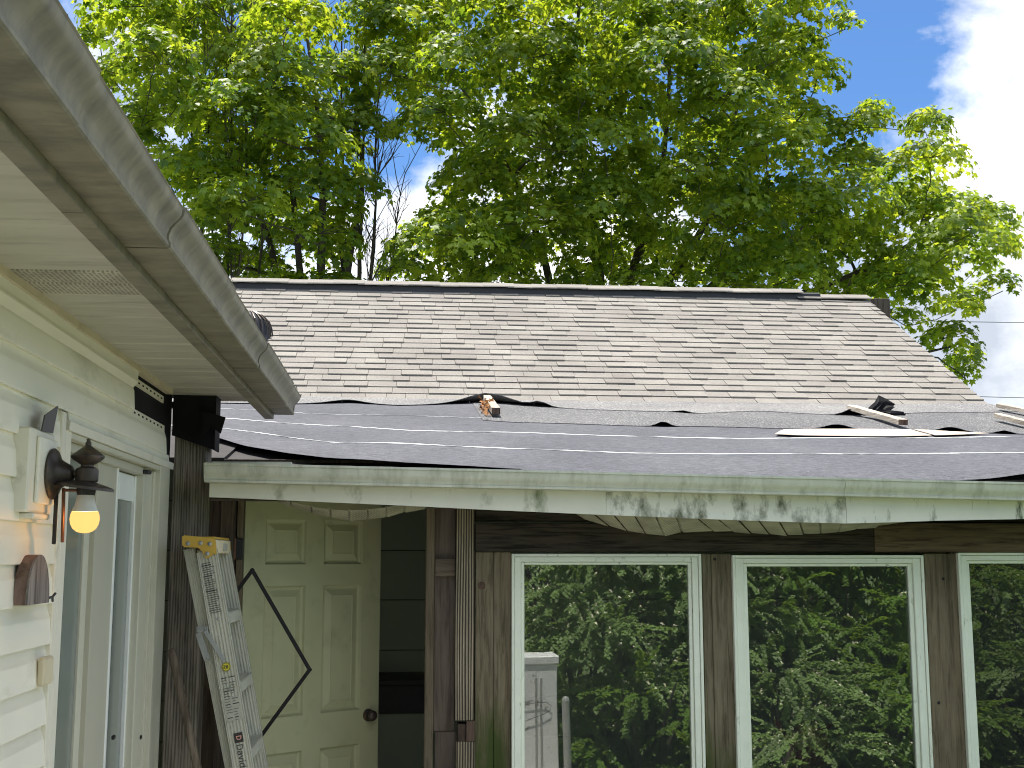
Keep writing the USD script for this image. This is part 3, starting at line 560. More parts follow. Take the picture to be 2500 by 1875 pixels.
# front eave: gutter, fascia, loose soffit
gs = (2.096 - 2.161) / (2.914 + 0.873)
PG = sub('gutter', P)
def fg(z, dy): return (5.40 + dy, z)
gpr = [(5.400, 0.0), (5.396, 0.002), (5.396, -0.008), (5.402, -0.012), (5.404, -0.030), (5.412, -0.046), (5.424, -0.056), (5.430, -0.066), (5.426, -0.072), (5.428, -0.081), (5.434, -0.083), (5.498, -0.083), (5.498, 0.0), (5.492, 0.0), (5.492, -0.077), (5.436, -0.076), (5.436, -0.062), (5.418, -0.042), (5.410, -0.014), (5.408, 0.0)]
joints = [-0.87, 2.05, XR + 0.35]
for a, b in zip(joints[:-1], joints[1:]):
    wob = lambda t: np.array([0.002 * math.sin(t * 3), 2.161 + gs * (t + 0.873) + 0.003 * (meshkit.noise([t * 1.5, 3.1, 0.2]) - 0.5)])
    obj('gutter_length', extrude([(y, z) for y, z in gpr], 'x', a + 0.001, b - 0.001, 24, wob), 'gutter_white', PG, smooth=30)
obj('end_cap', plate([(-0.872, 5.398, 2.16), (-0.872, 5.43, 2.078), (-0.872, 5.498, 2.078), (-0.872, 5.498, 2.16)], 0.004, (1, 0, 0)), 'gutter_white', PG)
fb = [(498, 1213), (600, 1217), (800, 1226), (1000, 1235), (1200, 1245), (1500, 1258), (1800, 1270), (1950, 1275), (2067, 1278), (2180, 1275), (2300, 1271), (2500, 1267), (2800, 1262)]
fbp = np.array([onY(x, y, 5.50) for x, y in fb])
def fascia(x0, x1):
    X = np.linspace(x0, x1, 24); zb = np.interp(X, fbp[:, 0], fbp[:, 2])
    pts = [(x, 5.51, z) for x, z in zip(X, zb)] + [(x, 5.51, 2.155 + gs * (x + 0.873) - 0.004) for x in X[::-1]]
    return plate(pts, 0.018, (0, -1, 0))
xj = onY(2067, 1270, 5.50)[0]
obj('fascia', fascia(-0.86, onY(1480, 1250, 5.5)[0] - 0.0006), 'fascia_white', P)
obj('fascia', fascia(onY(1480, 1250, 5.5)[0] + 0.0006, xj - 0.001), 'fascia_stained', P, label='most heavily mildewed fascia board')
obj('fascia', fascia(xj + 0.001, XR + 0.3), 'fascia_moldy', P, label='mildewed fascia board')
obj('sub_fascia', box(-0.86, XR + 0.3, 5.522, 5.56, 2.00, 2.085, 0.002), 'header_dark', P)
obj('fascia_top', box(-0.86, -0.50, 5.53, 5.545, 2.12, 2.178, 0.002), 'gutter_white', P, label='pale board under the lifted felt')
# drooping soffit strips: pieces between two sagging edges (front at the fascia, back lower)
def droop(front, back, n, parity0, ya=5.535, yb=5.74):
    f = np.array(front, float); b = np.array(back, float)
    ts = np.linspace(0, 1, n + 1)
    fx = np.interp(ts, np.linspace(0, 1, len(f)), f[:, 0]); fy = np.interp(fx, f[:, 0], f[:, 1])
    bx = np.interp(ts, np.linspace(0, 1, len(b)), b[:, 0]); by = np.interp(bx, b[:, 0], b[:, 1])
    rd = np.random.default_rng(5)
    for i in range(n):
        k = i + 0.14
        A, B = onY(fx[i], fy[i], ya), onY(fx[i + 1], fy[i + 1], ya)
        C, Dd = onY(bx[i + 1] + 1, by[i + 1] + rd.uniform(-2.5, 2.5), yb), onY(bx[i], by[i] + rd.uniform(-2.5, 2.5), yb)
        g1 = 0.12
        N, M_ = A * (1 - g1) + B * g1, Dd * (1 - g1) + C * g1
        top = np.array([A + [0, 0, 0.010], N, B, C, M_, Dd + [0, 0, 0.010]])
        v = np.vstack([top, top + [0, 0, 0.003]])
        q = [[0, 5, 4], [0, 4, 1], [1, 4, 3], [1, 3, 2]]
        fc = q + [[a + 6, c + 6, b_ + 6] for a, b_, c in q]
        ring = [0, 1, 2, 3, 4, 5]
        for a in range(6):
            p, r_ = ring[a], ring[(a + 1) % 6]; fc += [[p, r_, r_ + 6], [p, r_ + 6, p + 6]]
        m = trimesh.Trimesh(v, fc, process=False); m.fix_normals()
        obj('loose_soffit', m, 'drooping_perforated' if i % 2 == parity0 or True else 'drooping_vinyl', P)
droop([(655, 1213), (715, 1229), (772, 1241), (824, 1248), (876, 1248), (929, 1242), (977, 1234), (1040, 1232)], [(662, 1217), (715, 1240), (772, 1257), (824, 1270), (876, 1273), (929, 1265), (977, 1252), (1037, 1241)], 8, 0, 5.60, 5.70)
droop([(1385, 1245), (1600, 1262), (1800, 1270), (2000, 1276), (2215, 1270)], [(1420, 1264), (1498, 1288), (1546, 1301), (1607, 1310), (1655, 1302), (1750, 1295), (1804, 1298), (1857, 1304), (1914, 1308), (1962, 1305), (2014, 1300), (2067, 1297), (2119, 1290), (2215, 1273)], 16, 0)

# the facade: posts, boards, header
def fb_(name, q, mat, y0=5.90, y1=5.95, label=None): return obj(name, ybox(q, y0, y1), mat, P, label=label)
obj('corner_post', box(-1.040, -0.893, 5.60, 5.745, 0, 2.49, 0.006), 'post_wood', P)
for i, (a, b) in enumerate(((-1.06, -0.955), (-0.953, -0.86))):
    obj('wall_board', box(a, b, 5.905 + 0.003 * i, 5.945, 0, 2.1, 0.002), 'dark_board', P)
obj('door_jamb', box(-0.858, -0.792, 5.86, 5.95, 0, 2.1, 0.003), 'dark_board', P)
obj('door_jamb', box(-0.786, -0.758, 5.90, 5.95, 0, 2.08, 0.002), 'brown_board', P)
obj('door_head', box(-0.86, 0.16, 5.92, 5.96, 2.055, 2.22, 0.002), 'dark_board', P)
fb_('door_post', (1041, 1238, 1062, 2300), 'brown_board', 5.90, 5.99)
fb_('wall_board', (1062, 1238, 1113, 1785), 'ply_board', 5.955, 5.98)
fb_('wall_board', (1062, 1786.5, 1113, 2300), 'ply_board', 5.950, 5.98)
fb_('batten', (1062, 1364, 1112, 1407), 'batten_wood', 5.925, 5.954)
fb_('grain_post', (1114, 1230, 1159, 1759), 'grain_post', 5.865, 5.954, label='bleached post with bold grain')
fb_('grain_post', (1114, 1811, 1159, 2300), 'grain_post', 5.865, 5.954, label='bleached post with bold grain')
fb_('filler_block', (1117, 1768, 1137, 1811), 'block_wood', 5.868, 5.954)
fb_('filler_block', (1138, 1760, 1160, 1811), 'block_wood', 5.862, 5.954)
fb_('wall_board', (1161, 1347, 1205, 2300), 'grey_board', 5.900, 5.954)
fb_('wall_board', (1205.8, 1347, 1248, 2300), 'grey_board', 5.903, 5.954)
kp = onY(1176, 1430, 5.90)
obj('knot', lathe([(0.0, 0.006), (0.009, 0.005), (0.012, 0.002), (0.016, 0.004), (0.019, 0.0), (0.019, -0.004)], 20, kp, '-y'), 'block_brown', P, smooth=40)
fb_('header_beam', (1161, 1277, 2133, 1346), 'header_dark', 5.862, 5.954)
fb_('header_beam', (2134, 1276, 2640, 1348), 'header_brown', 5.855, 5.954, label='browner header board at the right')
fb_('upper_board', (1161, 1180, 2640, 1276), 'header_dark', 5.885, 5.954)
fb_('upper_board', (1041, 1180, 1160, 1237), 'header_dark', 5.90, 5.99)
fb_('wall_board', (1713, 1352, 1735, 2300), 'grey_board', 5.900, 5.954)
fb_('wall_board', (1736, 1352, 1786, 2300), 'grey_board', 5.898, 5.954)
fb_('wall_board', (2254, 1351, 2336, 2300), 'brown_board', 5.898, 5.954)
for q in ((1305 - 13, 1408), (2303, 1413), (2292, 1716), (1745, 1365)):
    p = onY(*q, 5.897); obj('nail_hole', lathe([(0, 0.001), (0.006, 0.0015), (0.008, 0.0)], 10, p, '-y'), 'dark_gap', P)
# windows
def window(x0, x1, y0, gx0, gx1, gy0):
    W = sub('window', P)
    a, b = onY(x0, y0, 5.88), onY(x1, y0, 5.88); ga, gb = onY(gx0, gy0, 5.895), onY(gx1, gy0, 5.895)
    zb = 0.45; z1 = a[2]; s = 0.016
    m = (ga[0] - (a[0] + s)) * 0.62; mz = (z1 - s - ga[2]) * 0.62
    def ring(xa, xb, zt, zlo, w, wz, y_f, y_b, name, mat):
        obj(name, box(xa, xa + w, y_f, y_b, zlo, zt, 0.002), mat, W); obj(name, box(xb - w, xb, y_f, y_b, zlo, zt, 0.002), mat, W)
        obj(name, box(xa + w + 0.0004, xb - w - 0.0004, y_f + 0.0006, y_b, zt - wz, zt, 0.002), mat, W); obj(name, box(xa + w + 0.0004, xb - w - 0.0004, y_f + 0.0006, y_b, zlo, zlo + wz, 0.002), mat, W)
    ring(a[0], b[0], z1, zb, s - 0.002, s - 0.002, 5.872, 5.96, 'frame', 'window_paint')
    ring(a[0] + s, b[0] - s, z1 - s, zb + s, m, mz, 5.878, 5.955, 'sash', 'window_paint')
    ring(a[0] + s + m + 0.0015, b[0] - s - m - 0.0015, z1 - s - mz - 0.0015, zb + s + mz + 0.0015, ga[0] - a[0] - s - m - 0.002, z1 - s - mz - ga[2] - 0.002, 5.890, 5.94, 'glazing_bead', 'window_paint')
    x_a, x_b = ga[0] - 0.006, gb[0] + 0.006
    v, f = [], []
    nx, nz = 12, 14
    gx, gz = np.meshgrid(np.linspace(x_a, x_b, nx), np.linspace(zb + 0.03, ga[2] + 0.006, nz), indexing='ij')
    wv = 0.0008 * (meshkit.noise(np.stack([gx * 3.1 + x0, gz * 2.7, gx * 0 + 0.5], -1)) - 0.5)
    v = np.stack([gx, 5.902 + wv, gz], -1).reshape(-1, 3); v2 = v + [0, 0.005, 0]
    i, j = np.meshgrid(np.arange(nx - 1), np.arange(nz - 1), indexing='ij'); i, j = i.ravel(), j.ravel()
    q = np.stack([i * nz + j, (i + 1) * nz + j, (i + 1) * nz + j + 1, i * nz + j + 1], 1); f = np.vstack([q[:, :3], q[:, [0, 2, 3]]])
    obj('pane', trimesh.Trimesh(np.vstack([v, v2]), np.vstack([f, f[:, ::-1] + len(v)]), process=False), 'pane_glass', W, smooth=40)
    obj('apron', box(a[0], b[0], 5.89, 5.95, 0.0, zb - 0.002, 0.002), 'grey_board', P)
window(1249, 1711, 1352, 1280, 1676, 1379)
window(1787, 2253, 1355, 1823, 2218, 1383)
window(2337, 2800, 1349, 2365, 2765, 1376)
obj('wall_board', box(onY(2800, 1400, 5.9)[0], 4.4, 5.90, 5.954, 0, 2.0, 0.002), 'brown_board', P)
# inside of the room
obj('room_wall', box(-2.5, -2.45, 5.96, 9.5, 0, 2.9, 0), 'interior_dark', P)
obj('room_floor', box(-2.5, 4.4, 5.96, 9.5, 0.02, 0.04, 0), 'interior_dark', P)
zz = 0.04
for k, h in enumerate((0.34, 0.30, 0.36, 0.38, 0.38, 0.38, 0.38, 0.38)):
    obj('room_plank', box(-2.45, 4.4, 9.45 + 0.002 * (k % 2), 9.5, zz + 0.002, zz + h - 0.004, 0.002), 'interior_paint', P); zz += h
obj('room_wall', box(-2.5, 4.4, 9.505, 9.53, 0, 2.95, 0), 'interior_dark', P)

# six panel door, hinged at its left edge and standing inwards
HX, HY = -0.752, 5.935
DW, DH, A = 0.81, 2.035, math.radians(37)
dirv, nrm = np.array([math.cos(A), math.sin(A), 0]), np.array([math.sin(A), -math.cos(A), 0])
def dpt(u, z, o=0.0): return np.array([HX, HY, 0.01]) + dirv * u + np.array([0, 0, z]) + nrm * o
def dmap(m):
    v = np.array(m.vertices)
    r = trimesh.Trimesh(np.array([HX, HY, 0.01]) + v[:, :1] * dirv + v[:, 1:2] * np.array([0, 0, 1.0]) + v[:, 2:] * nrm, m.faces, process=False); r.fix_normals(); return r
DR = sub('panel_door', P)
cols = ((0.115, 0.355), (0.455, 0.695)); rows = ((1.70, 1.925), (0.965, 1.60), (0.22, 0.80))
holes = [[(u0, r0), (u1, r0), (u1, r1), (u0, r1)] for u0, u1 in cols for r0, r1 in rows]
slab = trimesh.creation.extrude_polygon(Polygon([(0, 0), (DW, 0), (DW, DH), (0, DH)], holes), 0.030, engine='earcut'); slab.apply_translation([0, 0, -0.030])
obj('slab', dmap(slab), 'door_paint', DR)
for u0, u1 in cols:
    for r0, r1 in rows:
        ins = [(0, 0.0), (0.003, -0.001), (0.010, -0.014), (0.017, -0.018), (0.024, -0.0175), (0.056, -0.004), (0.060, -0.006)]
        v = []
        for d, o in ins: v += [(u0 + d, r0 + d, o), (u1 - d, r0 + d, o), (u1 - d, r1 - d, o), (u0 + d, r1 - d, o)]
        f = []
        for k in range(len(ins) - 1):
            for c in range(4):
                p, q = k * 4 + c, k * 4 + (c + 1) % 4; f += [[p, q, q + 4], [p, q + 4, p + 4]]
        e = (len(ins) - 1) * 4; f += [[e, e + 1, e + 2], [e, e + 2, e + 3]]
        b0 = len(v); v += [(u0, r0, -0.029), (u1, r0, -0.029), (u1, r1, -0.029), (u0, r1, -0.029)]; f += [[b0, b0 + 2, b0 + 1], [b0, b0 + 3, b0 + 2]]
        for c in range(4): p, q = c, (c + 1) % 4; f += [[p, b0 + p, b0 + q], [p, b0 + q, q]]
        obj('door_panel', dmap(trimesh.Trimesh(v, f, process=False)), 'door_paint', DR)
kb = dpt(0.745, 0.935)
kn = lathe([(0.0, 0.058), (0.014, 0.057), (0.024, 0.050), (0.027, 0.040), (0.024, 0.030), (0.013, 0.022), (0.011, 0.010), (0.030, 0.008), (0.032, 0.002), (0.032, -0.002)], 24)
kv = np.array(kn.vertices); sx = dirv
obj('knob', trimesh.Trimesh(kb + kv[:, :1] * sx + kv[:, 1:2] * np.array([0, 0, 1.0]) + kv[:, 2:] * nrm, kn.faces[:, ::-1], process=False), 'bronze', DR, smooth=40)
hz = onY(582, 1340, 5.9)[2]
for zc in (hz, 0.95, 0.2):
    h = sub('hinge', DR)
    obj('hinge_leaf', box(-0.790, -0.752, 5.886, 5.9, zc - 0.05, zc + 0.05, 0.004), 'dull_black', h)
    obj('hinge_pin', tube([(-0.792, 5.884, zc - 0.052), (-0.792, 5.884, zc + 0.052)], 0.006, 10), 'copper', h)

# ------------------------------------------------------------------ things on and by the walls
# lamp on its mounting block
LX = -0.990
lb = onX(126.6, 1157, LX); lc = lb.copy(); lc[0] = -0.893
Lp = thing('wall_lamp', 'lit dark bronze wall lamp with bare bulb on a white mounting block', 'lamp', loc=tuple(lb))
def lo(name, m, mat, smooth=30, par=None): return obj(name, m, mat, par or Lp, smooth=smooth, off=lb)
b0, b1 = onX(71, 1250, LX), onX(118, 1056, LX)
bl = sub('mounting_block', Lp)
lo('block_body', box(WX, LX - 0.012, lb[1] - 0.175, lb[1] + 0.055, 1.870, 2.100, 0.005), 'vinyl_trim', par=bl)
lo('block_face', box(LX - 0.012, LX - 0.001, lb[1] - 0.120, lb[1] + 0.045, 1.895, 2.080, 0.004), 'vinyl', par=bl)
lo('block_sill', box(WX, LX - 0.004, lb[1] - 0.135, lb[1] + 0.020, 1.853, 1.8695, 0.004), 'vinyl_trim', par=bl)
lo('back_plate', lathe([(0.0, 0.0), (0.072, 0.0), (0.073, 0.006), (0.066, 0.013), (0.052, 0.018), (0.040, 0.027), (0.031, 0.042), (0.023, 0.056), (0.012, 0.062), (0.0, 0.063)], 32, lb, 'x'), 'bronze')
lo('arm', tube([lb + [0.055, 0, 0], lb + [0.08, 0, 0.0], lc + [-0.010, 0, 0]], 0.011, 12), 'bronze')
lo('socket', lathe([(0.0, -0.022), (0.030, -0.022), (0.032, -0.016), (0.032, 0.010), (0.029, 0.016), (0.018, 0.021), (0.018, 0.026), (0.0, 0.027)], 28, lc), 'bronze')
lo('finial', lathe([(0.012, 0.024), (0.022, 0.028), (0.040, 0.040), (0.047, 0.048), (0.046, 0.052), (0.036, 0.060), (0.022, 0.071), (0.012, 0.078), (0.008, 0.082), (0.0085, 0.090), (0.005, 0.094), (0.006, 0.099), (0.0, 0.103)], 30, lc), 'bronze')
disc = lathe([(0.0, -0.020), (0.030, -0.021), (0.062, -0.028), (0.080, -0.034), (0.0815, -0.042), (0.076, -0.041), (0.060, -0.037), (0.030, -0.030), (0.0, -0.030)], 32)
disc.apply_transform(trimesh.transformations.rotation_matrix(math.radians(7), [0.2, 1, 0])); disc.apply_translation(lc)
lo('shade_disc', disc, 'bronze')
lo('lamp_holder', lathe([(0.0, -0.060), (0.024, -0.060), (0.026, -0.050), (0.026, -0.028), (0.0, -0.028)], 24, lc), 'dull_black')
zc = lc[2]
lo('bulb_collar', lathe([(0.022, -0.060), (0.0245, -0.070), (0.029, -0.090), (0.034, -0.101), (0.0355, -0.106), (0.0, -0.106)], 28, lc), 'lamp_white')
lo('bulb', lathe([(0.0355, -0.1062), (0.039, -0.115), (0.0405, -0.127), (0.0385, -0.141), (0.032, -0.154), (0.021, -0.163), (0.009, -0.1665), (0.0, -0.167)], 30, lc), 'bulb_glow')
bulb_light = UsdLux.SphereLight.Define(stage, str(Lp.GetPath()) + '/bulb_core')
bulb_light.CreateRadiusAttr(0.014); bulb_light.CreateNormalizeAttr(False); bulb_light.CreateIntensityAttr(90.0); bulb_light.CreateColorAttr(Gf.Vec3f(1.0, 0.50, 0.16))
bulb_light.AddTranslateOp().Set(Gf.Vec3d(*map(float, lc - lb + [0, 0, -0.128])))
q0 = lc + [-0.062, 0.0, -0.043]
lo('cage_bar', cat_(obox(lc + [-0.025, 0, -0.046], q0 + [-0.004, 0, -0.003], 0.012, 0.008), obox(q0 + [0, 0, 0.004], q0 + [0.004, 0, -0.150], 0.012, 0.008, up=(1, 0, 0))), 'copper')
lo('cage_bar', obox(q0 + [-0.022, 0.01, 0.0], q0 + [-0.022, 0.01, -0.155], 0.010, 0.010, up=(1, 0, 0)), 'dull_black')
# bent flashing above the block
fp = [onX(*q, -1.000) for q in ((101, 1052), (109, 1014), (141, 991), (128, 1058))]
fp[2] = fp[2] + [0.02, 0, 0.0]
c = np.mean(fp, 0)
nn = np.cross(fp[1] - fp[0], fp[3] - fp[0])
FL = plate([fp[0], fp[1], fp[2] - nn / np.linalg.norm(nn) * ((fp[2] - fp[0]) @ nn) / np.linalg.norm(nn), fp[3]], 0.004, nn)
T = thing('metal_flashing', 'dark grey pointed piece of flashing sticking up above the lamp block', 'flashing', tuple(c))
obj('flashing_sheet', FL, 'flashing_grey', T, off=c)
# arched weathered block
ya, yb_ = onX(63, 1478, -1.00), onX(117, 1470, -1.00)
za, ztp = ya[2], onX(88, 1354, -1.00)[2]
AB = thing('arched_wood_block', 'weathered arched wood block fixed to the siding below the lamp', 'wood block', (WX, (ya[1] + yb_[1]) / 2, za))
w_ = yb_[1] - ya[1]; prof = []
for t in np.linspace(0, math.pi, 21):
    s_ = math.cos(t); prof.append((ya[1] + w_ / 2 + w_ / 2 * s_, za + (ztp - za) * (math.sin(t) ** 0.95)))
def arch(x0, x1, mat, name):
    # profile (y, z) swept along x, the top leaning back a little
    obj(name, extrude(prof, 'x', x0, x1), mat, AB, smooth=35, off=(WX, (ya[1] + yb_[1]) / 2, za))
arch(WX + 0.014, -1.003, 'block_brown', 'block_body')
arch(-1.0025, -0.997, 'block_grey', 'block_face')
hk = onX(124, 1459, -1.00)
obj('hook', cat_(tube([hk + [0, -0.03, 0], hk + [0.006, -0.005, 0.002], hk + [0.01, 0.008, 0.012]], 0.004, 6), tube([hk + [0.006, -0.005, 0.002], hk + [0.004, 0.006, -0.010]], 0.004, 6)), 'dull_black', AB, off=(WX, (ya[1] + yb_[1]) / 2, za))
a_, b_ = onX(108, 1606, -1.015), onX(127, 1668, -1.015)
TP = thing('tan_clip', 'small tan plastic clip on the siding edge beside the patio door', 'clip', tuple(a_))
obj('clip_plate', box(-1.034, -1.012, a_[1], b_[1], b_[2], a_[2], 0.006), 'tan_trim', TP, off=a_)

# stepladder: rails in an upright plane facing the viewer, steps running away from it
LY = 5.20
def lp(x, y, dy=0.0): return onY(x, y, LY) + [0, dy, 0]
top, ax = lp(507, 1345), None
bot_px = (507 + (594 - 507) * (1 / 530.0) * 1000, 1345 + 1000)
rail_dir = lp(594, 1875) - lp(504, 1345); rail_dir /= np.linalg.norm(rail_dir)
L0 = lp(504, 1345); tlen = (L0[2] - 0.02) / -rail_dir[2]; L1 = L0 + rail_dir * tlen
LD = thing('stepladder', 'folded aluminium stepladder with yellow top cap leaning by the corner post', 'ladder', tuple(L1))
def ld(name, m, mat, par=None, smooth=False): return obj(name, m, mat, par or LD, smooth=smooth, off=L1)
side = np.array([rail_dir[2], 0, -rail_dir[0]]); side *= np.sign(side[0])        # towards the climbing face
WID, DEP = 0.081, 0.40
def ribbed(p0, p1, w, y, nr=6, thick=0.020):
    """Channel rail: a ribbed web towards the viewer and two flanges behind it."""
    ms = [obox(p0 + [0, y + 0.006, 0], p1 + [0, y + 0.006, 0], w, 0.004, up=(0, 1, 0), b=0.001)]
    for k in range(nr):
        o = side * (-w / 2 + (k + 0.5) * w / nr)
        ms.append(obox(p0 + o + [0, y + 0.0025, 0], p1 + o + [0, y + 0.0025, 0], w / nr * 0.55, 0.004, up=(0, 1, 0), b=0.0015))
    for sg in (-1, 1):
        o = side * sg * (w / 2)
        ms.append(obox(p0 + o + [0, y + 0.014, 0], p1 + o + [0, y + 0.014, 0], 0.004, 0.028, up=(0, 1, 0), b=0.001))
    return cat_(*ms)
ld('front_rail', ribbed(L0, L1, WID, 0.0), 'ladder_aluminium')
ld('front_rail', ribbed(L0, L1, WID, DEP), 'ladder_aluminium')
r1d = lp(560, 1875) - lp(458, 1340)
R0 = lp(458, 1340); rdir = r1d / np.linalg.norm(r1d); R1 = R0 + rdir * ((R0[2] - 0.02) / -rdir[2])
ld('rear_rail', ribbed(R0, R1, 0.042, 0.030, 4), 'ladder_aluminium')
ld('rear_rail', ribbed(R0, R1, 0.042, DEP - 0.03, 4), 'ladder_aluminium')
for k, py in enumerate((1480 + 20, 1655 + 15, 1825 + 10, 2005, 2190)):
    t = (lp(507, py)[2] - L0[2]) / rail_dir[2]; c = L0 + rail_dir * t + side * (WID / 2 - 0.026)
    st = sub('step', LD)
    ld('tread', box(c[0] - 0.036, c[0] + 0.030, LY + 0.026, LY + DEP - 0.002, c[2] - 0.0, c[2] + 0.005, 0.001), 'ladder_aluminium', st)
    ld('front_lip', box(c[0] + 0.026, c[0] + 0.0305, LY + 0.026, LY + DEP - 0.002, c[2] - 0.045, c[2] - 0.0005, 0.001), 'ladder_aluminium', st)
    if k < 2:
        s2 = L0 + rail_dir * (t + 0.02)
        ld('rivet', lathe([(0, 0.004), (0.005, 0.003), (0.006, 0)], 10, s2 + [0.0, -0.001, 0], '-y'), 'zinc', st)
CP = sub('top_cap', LD)
capx = [(446, 1310), (452, 1307), (521, 1314), (527, 1318), (530, 1352), (519, 1354), (514, 1360), (512, 1362), (506, 1363), (501, 1359), (494, 1345), (484, 1337), (452, 1336), (446, 1331)]
cp3 = np.array([lp(*q, -0.008) for q in capx])
ld('cap_side', plate(cp3, 0.010, (0, 1, 0)), 'yellow_plastic', CP)
cp2 = cp3.copy(); cp2[:, 1] = LY + DEP + 0.030
ld('cap_side', plate(cp2, 0.010, (0, 1, 0)), 'yellow_plastic', CP)
a = lp(449, 1309); b = lp(525, 1316)
ld('cap_top', box(a[0], b[0], LY - 0.002, LY + DEP + 0.024, a[2] - 0.012, a[2] - 0.002, 0.003), 'yellow_plastic', CP)
f0, f1 = lp(526, 1317), lp(529, 1351)
ld('cap_front', box(f0[0] - 0.006, f0[0] + 0.004, LY - 0.001, LY + DEP + 0.023, f1[2], f0[2], 0.003), 'pale_plastic', CP)
ld('cap_label', box(f0[0] + 0.0045, f0[0] + 0.006, LY + 0.20, LY + 0.32, f1[2] + 0.012, f0[2] - 0.015, 0.0005), 'label_grey', CP)
for q in ((460, 1327), (491, 1326), (513, 1328), (507, 1352)):
    ld('cap_rivet', lathe([(0, 0.006), (0.005, 0.005), (0.009, 0.002), (0.0095, 0)], 14, lp(*q, -0.0135), '-y'), 'zinc', CP, 30)
# spreader brace
s0, s1, s2 = lp(480, 1537, -0.004), lp(508, 1536, -0.006), lp(548, 1612, -0.010)
sr = sub('spreader', LD)
ld('spreader_plate', obox(s0, s1, 0.024, 0.003, up=(0, 1, 0)), 'zinc', sr)
ld('spreader_arm', obox(lp(502, 1540, -0.012), s2 + [0, -0.002, 0], 0.018, 0.004, up=(0, 1, 0)), 'zinc', sr)
ld('spreader_arm', obox(lp(484, 1545, -0.002), lp(506, 1612, -0.002), 0.026, 0.004, up=(0, 1, 0)), 'zinc', sr)
for q in ((484, 1538), (502, 1534), (507, 1604)):
    ld('spreader_rivet', lathe([(0, 0.005), (0.004, 0.004), (0.005, 0)], 10, lp(*q, -0.013), '-y'), 'zinc', sr)
# print on the rail: lines of small warnings, a round sticker, the maker's name reading down the rail
def on_rail(px, py, o=-0.0015): return lp(px, py, o)
ux = -rail_dir * -1
def rail_text(text, at, h, mat, par, name, bold=False, across=False, d=0.0012):
    m = meshkit.text_mesh(text, h, d, bold); v = np.array(m.vertices)
    e1 = (side if across else rail_dir); e2 = (-rail_dir if across else side)
    return ld(name, trimesh.Trimesh(at + v[:, :1] * e1 + v[:, 1:2] * e2 - v[:, 2:] * np.array([0, 1, 0]), m.faces, process=False), mat, par)
wl = sub('warning_label', LD)
rt_ = np.random.default_rng(2)
def rail_at(py, s): # point on the web at source row py, s across
    t = (lp(507, py)[2] - L0[2]) / rail_dir[2]; return L0 + rail_dir * t + side * s + np.array([0, -0.0012, 0])
for y_a, y_b in ((1372, 1386), (1388, 1432), (1434, 1500)):
    a, b = rail_at(y_a, -0.030), rail_at(y_b, -0.030)
words_ = ['CAUTION', 'BEFORE USE', 'READ ALL', 'LABELS', 'SET LADDER', 'ON LEVEL', 'DO NOT STAND', 'ON TOP CAP', 'OR SHELF', 'KEEP BODY', 'BETWEEN', 'SIDE RAILS', 'LOCK BOTH', 'SPREADERS', 'FACE THE', 'LADDER', 'METAL', 'CONDUCTS', 'KEEP AWAY', 'FROM WIRES']
blk = []
e1, e2 = side, -rail_dir
for i, y in enumerate(np.linspace(1374, 1494, 24)):
    a = rail_at(y, -0.030 + 0.004 * (i % 3 == 2)); ln = rt_.uniform(0.034, 0.052)
    hh = 0.0042 if i in (1, 6, 13) else 0.0022
    blk.append(obox(a, a + side * ln, hh, 0.0008, up=(0, 1, 0), b=0))
ld('print_lines', cat_(*blk), 'print_black', wl)
blk = []
for i, y in enumerate(np.linspace(1654, 1758, 17)):
    for s_, e_ in ((-0.028, rt_.uniform(-0.008, -0.002)), (0.002, rt_.uniform(0.012, 0.030))):
        if rt_.random() < 0.85: a = rail_at(y, s_); blk.append(obox(a, a + side * (e_ - s_), 0.0034 if i % 5 == 0 else 0.0018, 0.0008, up=(0, 1, 0), b=0))
ld('print_lines', cat_(*blk), 'print_black', wl)
pa, pb = rail_at(1700, -0.034), rail_at(1762, -0.034)
ld('label_sheet', obox(rail_at(1702, 0.0) + [0, 0.001, 0], rail_at(1760, 0.0) + [0, 0.001, 0], 0.062, 0.0010, up=(0, 1, 0), b=0), 'label_grey', wl)
sc_ = onY(552, 1628, LY - 0.004)
sk = sub('size_sticker', LD)
ld('sticker_disc', lathe([(0, 0.001), (0.0185, 0.001), (0.0185, -0.002)], 28, sc_, '-y'), 'sticker_yellow', sk)
ld('sticker_ring', lathe([(0.0155, 0.0012), (0.0155, 0.0018), (0.0175, 0.0018), (0.0175, 0.0012)], 28, sc_, '-y'), 'print_black', sk)
tm = meshkit.text_mesh('28', 0.0125, 0.0012, True); tv = np.array(tm.vertices); tv[:, 0] -= tv[:, 0].mean(); tv[:, 1] -= 0.006
ld('sticker_number', trimesh.Trimesh(sc_ + np.stack([tv[:, 0], -tv[:, 2] - 0.0012, tv[:, 1]], 1), tm.faces, process=False), 'print_black', sk)
nm = sub('maker_name', LD)
q = rail_at(1790, 0.0)
ld('logo_square', obox(q + side * 0.002, q + side * 0.002 + rail_dir * 0.040, 0.036, 0.0014, up=(0, 1, 0), b=0), 'print_black', nm)
rail_text('D', q + side * -0.007 + rail_dir * 0.010 + np.array([0, -0.0008, 0]), 0.020, 'print_pink', nm, 'logo_letter', True)
rail_text('Davidson', q + side * -0.012 + rail_dir * 0.046, 0.026, 'print_black', nm, 'lettering')

